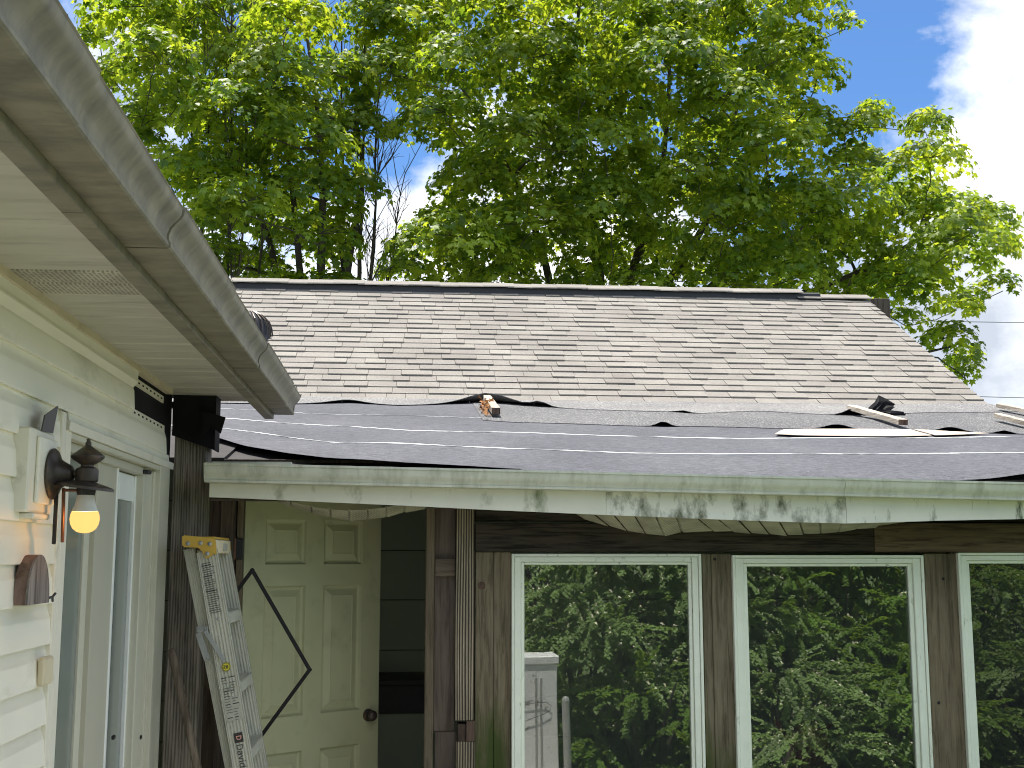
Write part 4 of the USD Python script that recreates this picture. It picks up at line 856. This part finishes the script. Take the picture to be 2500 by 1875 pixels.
# wooden tool handle leaning by the post
h0, h1 = onY(418, 1585, 5.32), onY(482, 1875, 5.32)
dv = (h1 - h0) / np.linalg.norm(h1 - h0); hb = h0 + dv * ((h0[2] - 0.03) / -dv[2])
HD = thing('tool_handle', 'long bare wooden tool handle leaning beside the corner post', 'tool handle', tuple(hb))
obj('handle_shaft', tube([h0 - dv * 0.004, h0 + dv * 0.004, h0 + dv * 0.02, h0 + dv * 0.25, h0 + dv * 0.6, hb], [0.008, 0.015, 0.0185, 0.0175, 0.017, 0.016], 14), 'handle_wood', HD, smooth=50, off=hb)
obj('blade_socket', tube([hb - dv * 0.12, hb], [0.021, 0.024], 12), 'dull_black', HD, smooth=50, off=hb)
# dark rectangular frame leaning behind the ladder
fa, fb2 = onY(616, 1392, 5.62), onY(756, 1635, 5.66)
fc2 = onY(622, 1818, 5.72); fd = fa + fc2 - fb2
FR = thing('rectangular_hoop', 'dark thin rectangular metal frame leaning on its corner before the panel door', 'frame', tuple(fc2))
for a, b in ((fa, fb2), (fb2, fc2), (fc2, fd), (fd, fa)):
    e = (b - a) / np.linalg.norm(b - a) * 0.008
    obj('frame_bar', obox(a - e, b + e, 0.017, 0.012, up=(0, 1, 0.05)), 'frame_grey', FR, off=fc2)

# loose things lying on the low roof
def stick(name, p, q, w, h, mat, label, cat, rise=0.03):
    a, b = low(*p) + [0, 0, rise], low(*q) + [0, 0, rise]
    T = thing(name, label, cat, tuple(a))
    obj('plank_body', obox(a, b, w, h, LOWN, 0.003), mat, T, off=a)
    d = (b - a) / np.linalg.norm(b - a)
    obj('plank_end', obox(b + d * 0.0005, b + d * 0.004, w * 0.98, h * 0.98, LOWN, 0.001), 'block_wood', T, off=a)
stick('wood_scrap', (1189, 989), (1211, 1022), 0.055, 0.045, 'pale_stick', 'short pale wood scrap on the felt roof, nearer the middle', 'wood scrap', 0.05)
stick('roof_batten', (2079, 1015), (2206, 1054), 0.060, 0.035, 'pale_stick', 'longer pale batten on the felt roof beside the torn black flap', 'batten', 0.06)
# torn black flap
def ribbon(path, widths, seed):
    rg = np.random.default_rng(seed); P_ = np.array(path); n = len(P_); v = []
    for i, (p, w) in enumerate(zip(P_, widths)):
        for s_ in np.linspace(-1, 1, 7): v.append(p + np.array([0.0, w * 0.25 * s_, w * s_ * 0.5]) + rg.normal(0, 0.008, 3))
    f = []
    for i in range(n - 1):
        for j in range(6): a = i * 7 + j; f += [[a, a + 1, a + 8], [a, a + 8, a + 7]]
    v = np.array(v); m = len(v); f = np.array(f)
    return trimesh.Trimesh(np.vstack([v, v + [0.002, 0.004, 0.0]]), np.vstack([f, f[:, ::-1] + m]), process=False)
t0 = low(2100, 1017)
TF = thing('torn_felt_flap', 'torn black roofing felt curling up from the roof', 'felt flap', tuple(t0))
def up_(x, y, Y): return onY(x, y, Y)
Yt = t0[1]
obj('flap_piece', ribbon([up_(2098, 1016, Yt), up_(2120, 1008, Yt + .02), up_(2138, 1000, Yt + .03), up_(2152, 993, Yt + .04), up_(2166, 990, Yt + .04), up_(2182, 990, Yt + .03)], [0.02, 0.05, 0.10, 0.14, 0.10, 0.03], 4), 'membrane', TF, off=t0)
obj('flap_piece', ribbon([up_(2100, 1018, Yt - .03), up_(2140, 1013, Yt - .02), up_(2175, 1011, Yt - .02), up_(2211, 1011, Yt - .01)], [0.02, 0.05, 0.05, 0.05], 6), 'membrane', TF, off=t0)
# dry leaves caught by the scrap
dl = []; rd = np.random.default_rng(8)
for _ in range(70):
    p = low(rd.normal(1186, 6), rd.normal(1009, 7)) + [0, 0, 0.05 + rd.uniform(0, 0.02)]
    a = rd.normal(0, 1, (3, 3)) * 0.016; dl.append(trimesh.Trimesh(p + np.vstack([a, a[:1] + a[1:2]]) , [[0, 1, 2], [1, 3, 2]], process=False))
obj('dry_leaves', cat_(*dl), 'dry_leaf', label='dry orange leaves caught against the short wood scrap', cat='leaves', kind='stuff')
# inside the room
SB = thing('storage_bench', 'dark storage bench in the gloom behind the open door', 'bench', (-0.3, 9.1, 0.04))
obj('bench_top', box(-1.2, 0.9, -0.3, 0.3, 0.80, 0.84, 0.004), 'dull_black', SB)
obj('bench_side', box(-1.2, 0.9, -0.25, 0.3, 0.60, 0.799, 0.004), 'dull_black', SB)
obj('bench_front', box(-1.15, 0.8, -0.2, 0.28, 0.06, 0.598, 0.004), 'interior_paint', SB)
rc = onY(1976, 1790, 6.9)
RC = thing('red_container', 'dim red plastic container with a handle inside the middle window', 'container', (rc[0], 6.9, rc[2] - 0.18))
obj('container_body', lathe([(0.0, 0.0), (0.10, 0.0), (0.12, 0.03), (0.12, 0.16), (0.09, 0.22), (0.03, 0.25), (0.0, 0.25)], 24), 'red_plastic', RC, smooth=40)
obj('container_handle', tube([(0.09, 0, 0.20), (0.16, 0, 0.24), (0.17, 0, 0.14), (0.12, 0, 0.08)], 0.014, 8), 'red_plastic', RC, smooth=40)
obj('container_spout', tube([(-0.08, 0, 0.12), (-0.17, 0, 0.20), (-0.20, 0, 0.26)], [0.03, 0.02, 0.016], 8), 'red_plastic', RC, smooth=40)
obj('container_stand', box(-0.2, 0.2, -0.2, 0.2, -(rc[2] - 0.18) + 0.045, -0.002, 0.004), 'interior_dark', RC)

# ------------------------------------------------------------------ trees
def leaf_shape(size, kind, rg):
    if kind == 'maple':
        ang = np.radians([270, 315, 352, 10, 38, 62, 90, 118, 142, 170, 188, 225]); rad = np.array([0.22, 0.50, 0.72, 0.45, 0.92, 0.55, 1.05, 0.55, 0.92, 0.45, 0.72, 0.50])
    else:
        ang = np.radians([270, 320, 0, 40, 90, 140, 180, 220]); rad = np.array([0.95, 0.62, 0.46, 0.55, 1.05, 0.55, 0.46, 0.62])
    x, y = rad * np.cos(ang) * size * 0.55, rad * np.sin(ang) * size * 0.55
    z = -0.25 * np.abs(x) - 0.35 * np.maximum(y, 0) ** 2 / size + rg.normal(0, 0.03, len(x)) * size
    v = np.vstack([[0, 0, 0.0], np.stack([x, y + size * 0.12, z], 1)]); n = len(x); i = np.arange(n)
    return v, np.stack([np.zeros(n, int), 1 + i, 1 + (i + 1) % n], 1)
def rot(ax, a): return trimesh.transformations.rotation_matrix(a, ax)[:3, :3]
def maple_sprig(seed, nl=9, size=0.14):
    rg = np.random.default_rng(seed); vs, fs, n = [], [], 0
    for k in range(nl):
        v, f = leaf_shape(size * rg.uniform(0.7, 1.2), 'maple', rg)
        az = k * 2.4 + rg.uniform(-0.4, 0.4); rr = rg.uniform(0.03, 0.17); tilt = rg.uniform(0.1, 0.75)
        m = rot([0, 0, 1], az - math.pi / 2) @ rot([1, 0, 0], -tilt) @ rot([0, 1, 0], rg.uniform(-0.35, 0.35))
        v = v @ m.T + [rr * math.cos(az), rr * math.sin(az), rg.uniform(-0.07, 0.06)]
        vs.append(v); fs.append(f + n); n += len(v)
    return trimesh.Trimesh(np.vstack(vs), np.vstack(fs), process=False)
def bush_sprig(seed, nl=16, size=0.10, ln=0.5):
    rg = np.random.default_rng(seed); vs, fs, n = [], [], 0; fl = []
    for k in range(nl):
        t = (k // 2 + 1) / (nl / 2); p = np.array([ln * t, 0, -0.25 * ln * t * t + 0.02])
        v, f = leaf_shape(size * rg.uniform(0.7, 1.2), 'oval', rg)
        az = (1 if k % 2 else -1) * rg.uniform(0.7, 1.3)
        v = (v @ rot([1, 0, 0], -rg.uniform(0.1, 0.7)).T) @ rot([0, 0, 1], az - math.pi / 2).T + p
        vs.append(v); fs.append(f + n); n += len(v)
        if rg.random() < 0.14:
            for _ in range(3):
                a = rg.normal(0, 0.012, (3, 3)); fl.append(trimesh.Trimesh(p + [0, 0, 0.025] + a, [[0, 1, 2]], process=False))
    return trimesh.Trimesh(np.vstack(vs), np.vstack(fs), process=False), trimesh.util.concatenate(fl) if fl else None
def quat(m):
    q = trimesh.transformations.quaternion_from_matrix(np.vstack([np.hstack([m, [[0], [0], [0]]]), [[0, 0, 0, 1]]]))
    return q
def instancer(parent, name, protos, pos, mats, scales, which):
    """protos: list of lists of (mesh, look)."""
    pi = UsdGeom.PointInstancer.Define(stage, path_for(name, parent)); base = str(pi.GetPath()); paths = []
    for k, pr in enumerate(protos):
        pp_ = f'{base}/sprig_{k:03d}' if k else f'{base}/sprig'
        UsdGeom.Xform.Define(stage, pp_)
        for j, (m, lk) in enumerate(pr): usdkit.mesh(stage, f'{pp_}/' + ('leaf_mesh', 'flower_mesh')[j], m, L[lk], smooth=True)
        paths.append(pp_)
    pi.CreatePrototypesRel().SetTargets([Sdf.Path(p) for p in paths])
    pi.CreateProtoIndicesAttr(Vt.IntArray.FromNumpy(np.asarray(which, np.int32)))
    pi.CreatePositionsAttr(Vt.Vec3fArray.FromNumpy(np.asarray(pos, np.float32)))
    qs = np.array([quat(m) for m in mats])
    pi.CreateOrientationsAttr(Vt.QuathArray([Gf.Quath(float(q[0]), float(q[1]), float(q[2]), float(q[3])) for q in qs]))
    pi.CreateScalesAttr(Vt.Vec3fArray.FromNumpy(np.repeat(np.asarray(scales, np.float32)[:, None], 3, 1)))
    return tag(pi.GetPrim(), kind='stuff')
def orient(nrm_, az):
    z = np.asarray(nrm_, float); z /= np.linalg.norm(z); x = np.array([math.cos(az), math.sin(az), 0]); x -= z * (x @ z); x /= np.linalg.norm(x)
    return np.stack([x, np.cross(z, x), z], 1)
def branch(p0, p1, r0, r1, rg, n=6, bow=0.12, up=0.0):
    p0, p1 = np.asarray(p0, float), np.asarray(p1, float); t = np.linspace(0, 1, n)[:, None]; ln = np.linalg.norm(p1 - p0)
    o = rg.normal(0, 1, 3) * bow * ln * 0.5; o[2] += up * ln
    pts = p0 + (p1 - p0) * t + o * (4 * t * (1 - t)) * 0.5 + rg.normal(0, 0.012 * ln, (n, 3)) * (t * (1 - t) * 4)
    return pts, np.linspace(r0, r1, n)
import shapely
def maple(label, Y0, base_px, stems, outline, spacing, seed, depth, n_sprig, skip=(), dens=1.0, rclump=(0.50, 0.82), extra=()):
    rg = np.random.default_rng(seed); k_ = 1 / 0.8848
    base = onY(base_px[0] * k_, base_px[1] * k_, Y0); base[2] = 0.0
    T = thing('maple_tree', label, 'tree', tuple(base))
    tubes = []; nodes = []
    for st in stems:
        pts = [base + [rg.normal(0, 0.12), rg.normal(0, 0.12), 0.0]]
        dep = rg.uniform(-0.5, 0.5) * depth
        for j, q in enumerate(st): pts.append(onY(q[0] * k_, q[1] * k_, Y0 + dep * (j + 1) / len(st)))
        P_ = np.array(pts); d = np.linalg.norm(np.diff(P_, axis=0), axis=1); s = np.r_[0, d.cumsum()]; u = np.linspace(0, s[-1], 16)
        C_ = np.stack([np.interp(u, s, P_[:, a]) for a in range(3)], 1)
        C_[1:-1] = (C_[:-2] + 2 * C_[1:-1] + C_[2:]) / 4
        rr = np.linspace(rg.uniform(0.11, 0.15), 0.02, 16); tubes.append(tube(C_, rr, 8))
        nodes += [(p, r) for p, r in zip(C_[4:], rr[4:])]
    poly = Polygon(outline); b = np.array(outline); lo_, hi_ = b.min(0), b.max(0)
    cl = []
    for layer, (dd, spf, rf) in enumerate(((-0.85, 1.35, 1.25), (-0.25, 1.25, 1.15), (0.5, 1.0, 1.0))):
        pts = []
        for _ in range(4000):
            q = rg.uniform(lo_, hi_)
            if not shapely.contains_xy(poly, q[0], q[1]) or any((q[0] - a[0]) ** 2 + (q[1] - a[1]) ** 2 < a[2] ** 2 for a in skip): continue
            if pts and min((q[0] - p[0]) ** 2 + ((q[1] - p[1]) * 1.25) ** 2 for p in pts) < (spacing * spf) ** 2: continue
            pts.append(q)
        for q in pts:
            edge = poly.exterior.distance(shapely.Point(q)) / 135.0
            cl.append((onY(q[0] * k_, q[1] * k_, Y0 + depth * (dd * min(1, 0.25 + edge * 1.2) + rg.uniform(-0.15, 0.15))), rf * min(1.0, 0.55 + edge * 0.7)))
    for ex, ey, er in extra: cl.append((onY(ex * k_, ey * k_, Y0), er / 0.66))
    cl.sort(key=lambda c: np.linalg.norm((c[0] - base) * [1, 1, 0.6]))
    pos, mats, scl, which = [], [], [], []
    for c, rfac in cl:
        N = np.array([p for p, r in nodes]); low_ok = N[:, 2] < c[2] + 0.1
        dist = np.linalg.norm((N - c) * [1, 1, 1.0], axis=1) + np.where(low_ok, 0, 3.0)
        i = int(dist.argmin()); p0, r0 = nodes[i]
        if dist[i] > 0.15:
            r1 = max(0.008, min(r0 * 0.45, 0.018)); pts, rr = branch(p0, c - [0, 0, 0.15], min(r0 * 0.75, 0.02 + 0.018 * dist[i]), r1, rg, 7, 0.22, 0.08)
            tubes.append(tube(pts, rr, 5)); nodes += [(p, r) for p, r in zip(pts[2:], rr[2:])]
        R_ = rg.uniform(*rclump) * rfac; H_ = R_ * rg.uniform(0.5, 0.75); ns = int(n_sprig * (R_ / 0.55) ** 2 * dens)
        lean = rg.normal(0, 0.18, 2)
        for j in range(ns):
            a = rg.uniform(0, 2 * math.pi); rad = math.sqrt(rg.uniform(0, 1)); h = math.sqrt(max(0, 1 - rad * rad))
            inner = rg.uniform(0.72, 1.0) if rg.random() < 0.85 else rg.uniform(-0.3, 0.7)
            p = c + np.array([R_ * rad * math.cos(a), R_ * rad * math.sin(a), H_ * h * inner - 0.25 * H_ - 0.25 * R_ * rad ** 2]) + rg.normal(0, 0.03, 3)
            nz = np.array([0.75 * rad * math.cos(a) + lean[0], 0.75 * rad * math.sin(a) + lean[1], 0.9]) + rg.normal(0, 0.22, 3); nz[2] = max(nz[2], 0.25)
            pos.append(p); mats.append(orient(nz, rg.uniform(0, 6.28))); scl.append(rg.uniform(0.75, 1.2)); which.append(rg.integers(0, 6))
        for j in range(4):
            a = rg.uniform(0, 6.28); e = c + np.array([R_ * 0.75 * math.cos(a), R_ * 0.75 * math.sin(a), rg.uniform(-0.1, 0.25) * R_])
            pts, rr = branch(c, e, 0.008, 0.003, rg, 4); tubes.append(tube(pts, rr, 3, False))
    obj('trunk', cat_(*tubes), 'bark', T, smooth=60, off=base)
    pr = [[(maple_sprig(100 + k), ('maple_leaf_dark', 'maple_leaf_mid', 'maple_leaf_light')[k % 3])] for k in range(6)]
    instancer(T, 'crown', pr, np.array(pos) - base, mats, scl, which)
    print(label, len(cl), 'clumps', len(pos), 'sprigs')
maple('tall green maple spreading wide behind the shingle roof ridge', 19.0, (1330, 640),
      [[(1190, 620), (1160, 480), (1060, 300), (960, 120), (900, -60)], [(1300, 620), (1290, 500), (1250, 330), (1240, 120), (1260, -80)], [(1345, 620), (1390, 520), (1440, 330), (1450, 60)],
       [(1400, 630), (1500, 560), (1530, 470), (1570, 300), (1640, 80)], [(1480, 640), (1620, 560), (1760, 480), (1880, 380), (2000, 300)], [(1560, 650), (1760, 640), (1900, 560), (2080, 470)]],
      [(800, -150), (785, 20), (800, 120), (835, 200), (880, 260), (960, 330), (980, 380), (930, 430), (870, 480), (850, 520), (840, 580), (850, 660), (1900, 660), (1960, 690), (2035, 740), (2090, 790), (2085, 760), (2050, 690), (2120, 650), (2150, 590), (2175, 500), (2180, 430), (2090, 400), (2050, 310), (1970, 240), (1890, 230), (1790, 285), (1770, 180), (1780, 140), (1740, 80), (1760, 0), (1760, -150)],
      104, 21, 2.8, 36, skip=[(880, 410, 70), (1100, 60, 22), (1790, 250, 40)], extra=[(1826, 45, 0.30), (2085, 800, 0.26), (2165, 610, 0.30)])
maple('smaller green maple at the left behind the gutter', 17.8, (700, 640),
      [[(745, 620), (760, 520), (790, 400), (770, 250)], [(600, 620), (590, 520), (520, 380), (430, 260)], [(650, 620), (640, 480), (620, 300), (560, 120)], [(690, 620), (700, 450), (690, 250), (660, 60)]],
      [(225, -60), (215, 60), (215, 110), (240, 190), (280, 280), (350, 360), (430, 470), (480, 560), (520, 640), (740, 640), (735, 560), (755, 480), (780, 380), (785, 280), (765, 170), (720, 90), (690, 30), (660, -60)],
      100, 33, 2.3, 36, skip=[(480, 60, 60), (300, 20, 20)], rclump=(0.46, 0.74))

# bare trees: leafless fans of twigs
def bare_tree(name, label, Y0, base_px, tips, seed, z0=0.0, thick=0.05, nsub=26, pale='twig'):
    rg = np.random.default_rng(seed); k_ = 1 / 0.8848
    base = onY(base_px[0] * k_, base_px[1] * k_, Y0); base[2] = z0
    T = thing(name, label, 'tree', tuple(base)); tr, tw = [], []
    for q in tips:
        tip = onY(q[0] * k_, q[1] * k_, Y0 + rg.uniform(-0.6, 0.6)); mid = base * 0.45 + tip * 0.55; mid[0] = base[0] * 0.6 + tip[0] * 0.4 + rg.normal(0, 0.1)
        ts = np.linspace(0, 1, 14)[:, None]; C_ = (1 - ts) ** 2 * (base + rg.normal(0, 0.05, 3) * [1, 1, 0]) + 2 * ts * (1 - ts) * mid + ts ** 2 * tip + rg.normal(0, 0.03, (14, 3)) * ts
        tr.append(tube(C_, np.linspace(thick, 0.008, 14), 6))
        for _ in range(nsub):
            i = rg.integers(4, 14); d = C_[min(i + 1, 13)] - C_[i - 1]; d /= np.linalg.norm(d)
            e = C_[i] + (d * rg.uniform(0.5, 1.3) + rg.normal(0, 0.38, 3) * [1, 1, 0.6] + [0, 0, 0.25]) * rg.uniform(0.35, 1.0)
            pts, rr = branch(C_[i], e, 0.009, 0.0035, rg, 5, 0.2); tw.append(tube(pts, rr, 4, False))
            for _ in range(3):
                j = rg.integers(1, 5); e2 = pts[j] + (d * 0.7 + rg.normal(0, 0.5, 3)) * rg.uniform(0.15, 0.45)
                p2, r2 = branch(pts[j], e2, 0.005, 0.0025, rg, 4, 0.2); tw.append(tube(p2, r2, 3, False))
    obj('trunk', cat_(*tr), 'bark', T, smooth=60, off=base); obj('twigs', cat_(*tw), pale, T, off=base, kind='stuff')
bare_tree('bare_tree', 'thin leafless dead tree in the gap between the two maples', 18.5, (785, 620), [(735, -60), (790, -80), (830, 60), (700, 40), (820, 300), (860, 420), (770, 120)], 5, thick=0.045)
bare_tree('bare_tree', 'leafless grey twiggy branches above the left maple', 17.2, (520, 620), [(430, -40), (480, -60), (540, -40), (390, 30), (590, 20), (500, -10)], 9, thick=0.03)

# ------------------------------------------------------------------ seen only as reflections in the windows
def shrub(label, x, y, r, h, seed, lk='shrub_leaf', flowers=True, n=330):
    rg = np.random.default_rng(seed); T = thing('shrub', label, 'shrub', (x, y, 0), group=None)
    st, pos, mats, scl, which = [], [], [], [], []
    for k in range(9):
        a = rg.uniform(0, 6.28); e = np.array([0.7 * r * math.cos(a), 0.7 * r * math.sin(a), h * rg.uniform(0.6, 0.95)])
        pts, rr = branch([0.1 * math.cos(a), 0.1 * math.sin(a), 0], e, 0.03, 0.006, rg, 7, 0.1, 0.08); st.append(tube(pts, rr, 5))
    obj('stem', cat_(*st), 'bark', T)
    nc = max(12, n // 11)
    for k in range(nc):
        a = rg.uniform(0, 6.28); t = (k + rg.uniform(0, 1)) / nc
        rad = r * (0.5 + 0.45 * math.sin(math.pi * min(1, t * 0.85 + 0.18))) * (1 - 0.6 * max(0, t - 0.75) / 0.25)
        c = np.array([rad * math.cos(a), rad * math.sin(a), h * (0.05 + 0.9 * t)]); R_ = rg.uniform(0.16, 0.34) * min(1, h / 1.6 + 0.2)
        for _ in range(int(26 * (R_ / 0.25) ** 1.3)):
            b = rg.uniform(0, 6.28); q = math.sqrt(rg.random()); p = c + [R_ * q * math.cos(b), R_ * q * math.sin(b), R_ * 0.55 * math.sqrt(1 - q * q) - 0.1]
            pos.append(p); o = np.array([q * math.cos(b) + 0.5 * math.cos(a), q * math.sin(b) + 0.5 * math.sin(a), rg.uniform(-0.35, 0.35)]) + rg.normal(0, 0.25, 3); o /= np.linalg.norm(o)
            s_ = np.cross([0, 0, 1.0], o); s_ /= np.linalg.norm(s_); mats.append(np.stack([o, s_, np.cross(o, s_)], 1)); scl.append(rg.uniform(0.45, 0.85)); which.append(rg.integers(0, 4))
    pr = []
    for k in range(4):
        a, b = bush_sprig(seed * 10 + k); pr.append([(a, lk), (b, 'petal')] if flowers and b is not None else [(a, lk)])
    instancer(T, 'foliage', pr, pos, mats, scl, which)
shrub('flowering shrub reflected in the left window beside the grey cabinet', 1.75, 0.75, 0.75, 2.0, 51, n=420)
shrub('pale flowering shrub reflected at the right of the left window', 2.75, 0.2, 0.9, 2.5, 52, n=480)
shrub('dark leafy shrub reflected at the left of the middle window', 3.8, 0.3, 0.85, 2.3, 53, 'shrub_leaf_dark', False, 450)
shrub('glossy green shrub reflected at the right of the middle window', 5.0, 0.1, 0.95, 2.6, 54, 'shrub_leaf_dark', True, 480)
shrub('yellowish shrub reflected in the right window', 6.3, 0.1, 0.95, 2.4, 55, 'shrub_leaf', False, 450)
shrub('tall back shrub reflected high in the left window', 1.9, -2.0, 1.3, 3.6, 56, 'shrub_leaf_dark', False, 520)
shrub('tall back shrub reflected high in the middle window', 4.6, -2.2, 1.5, 3.8, 57, 'shrub_leaf', False, 560)
shrub('tall back shrub reflected high in the right window', 7.4, -2.0, 1.5, 3.8, 58, 'shrub_leaf_dark', False, 560)
shrub('broad green bush reflected behind the others in the left window', 2.9, -3.6, 1.6, 3.9, 71, 'shrub_leaf', False, 640)
shrub('broad dark bush reflected behind the others in the middle window', 6.2, -3.8, 1.7, 4.2, 72, 'shrub_leaf_dark', False, 680)
shrub('broad dark bush reflected behind the others in the right window', 9.4, -3.6, 1.7, 4.2, 73, 'shrub_leaf_dark', False, 640)
shrub('low fern-like plant reflected low in the left window', 2.05, 1.75, 0.55, 0.8, 61, 'shrub_leaf_dark', False, 200)
shrub('low pale plant reflected low between the left and middle windows', 3.2, 1.7, 0.6, 0.85, 62, 'shrub_leaf', True, 220)
shrub('low dark plant reflected low in the middle window', 4.35, 1.6, 0.6, 0.8, 63, 'shrub_leaf_dark', False, 220)
shrub('low yellowish plant reflected low in the right window', 5.6, 1.5, 0.65, 0.9, 64, 'shrub_leaf', False, 240)
cx, cy = onY(1362, 1599, 9.5)[0], 2.3
CB = thing('utility_cabinet', 'pale grey metal cabinet reflected at the lower left of the left window', 'cabinet', (cx - 0.25, cy - 0.2, 0.02))
obj('cabinet_body', box(-0.25, 0.25, -0.2, 0.2, 0, 0.90, 0.006), 'cabinet_white', CB)
obj('cabinet_top', box(-0.262, 0.262, -0.212, 0.212, 0.9005, 0.965, 0.008), 'cabinet_white', CB)
for dx in (-0.02, 0.02):
    obj('cabinet_rib', box(0.10 + dx - 0.008, 0.10 + dx + 0.008, 0.2, 0.208, 0.05, 0.80, 0.003), 'galvanized', CB)
obj('cabinet_wire', tube([(-0.2, 0.212, 0.55), (-0.05, 0.212, 0.585), (0.1, 0.214, 0.61), (0.16, 0.214, 0.61), (0.20, 0.214, 0.585), (0.195, 0.214, 0.55), (0.13, 0.214, 0.515), (-0.2, 0.212, 0.40)], 0.0025, 5), 'dull_black', CB)
MP = thing('metal_post', 'short grey metal post reflected beside the grey cabinet', 'post', (cx + 0.06, cy + 0.05, 0.02))
obj('post_tube', tube([(0, 0, 0), (0, 0, 0.62)], 0.03, 14), 'galvanized', MP, smooth=40); obj('post_cap', lathe([(0.031, 0.62), (0.031, 0.635), (0.02, 0.655), (0, 0.66)], 14), 'galvanized', MP, smooth=40)

# overhead wires far behind
for lab, pa, pb in (('thin overhead wire crossing the sky at the right, upper one', (1700, 764), (3600, 772)), ('thin overhead wire crossing the sky at the right, lower one', (1700, 938), (3600, 968))):
    a, b = onY(*pa, 32), onY(*pb, 32); t = np.linspace(0, 1, 30)[:, None]
    obj('overhead_wire', tube(a + (b - a) * t - np.array([0, 0, 0.25]) * 4 * t * (1 - t), 0.010, 5), 'dull_black', label=lab, cat='wire')
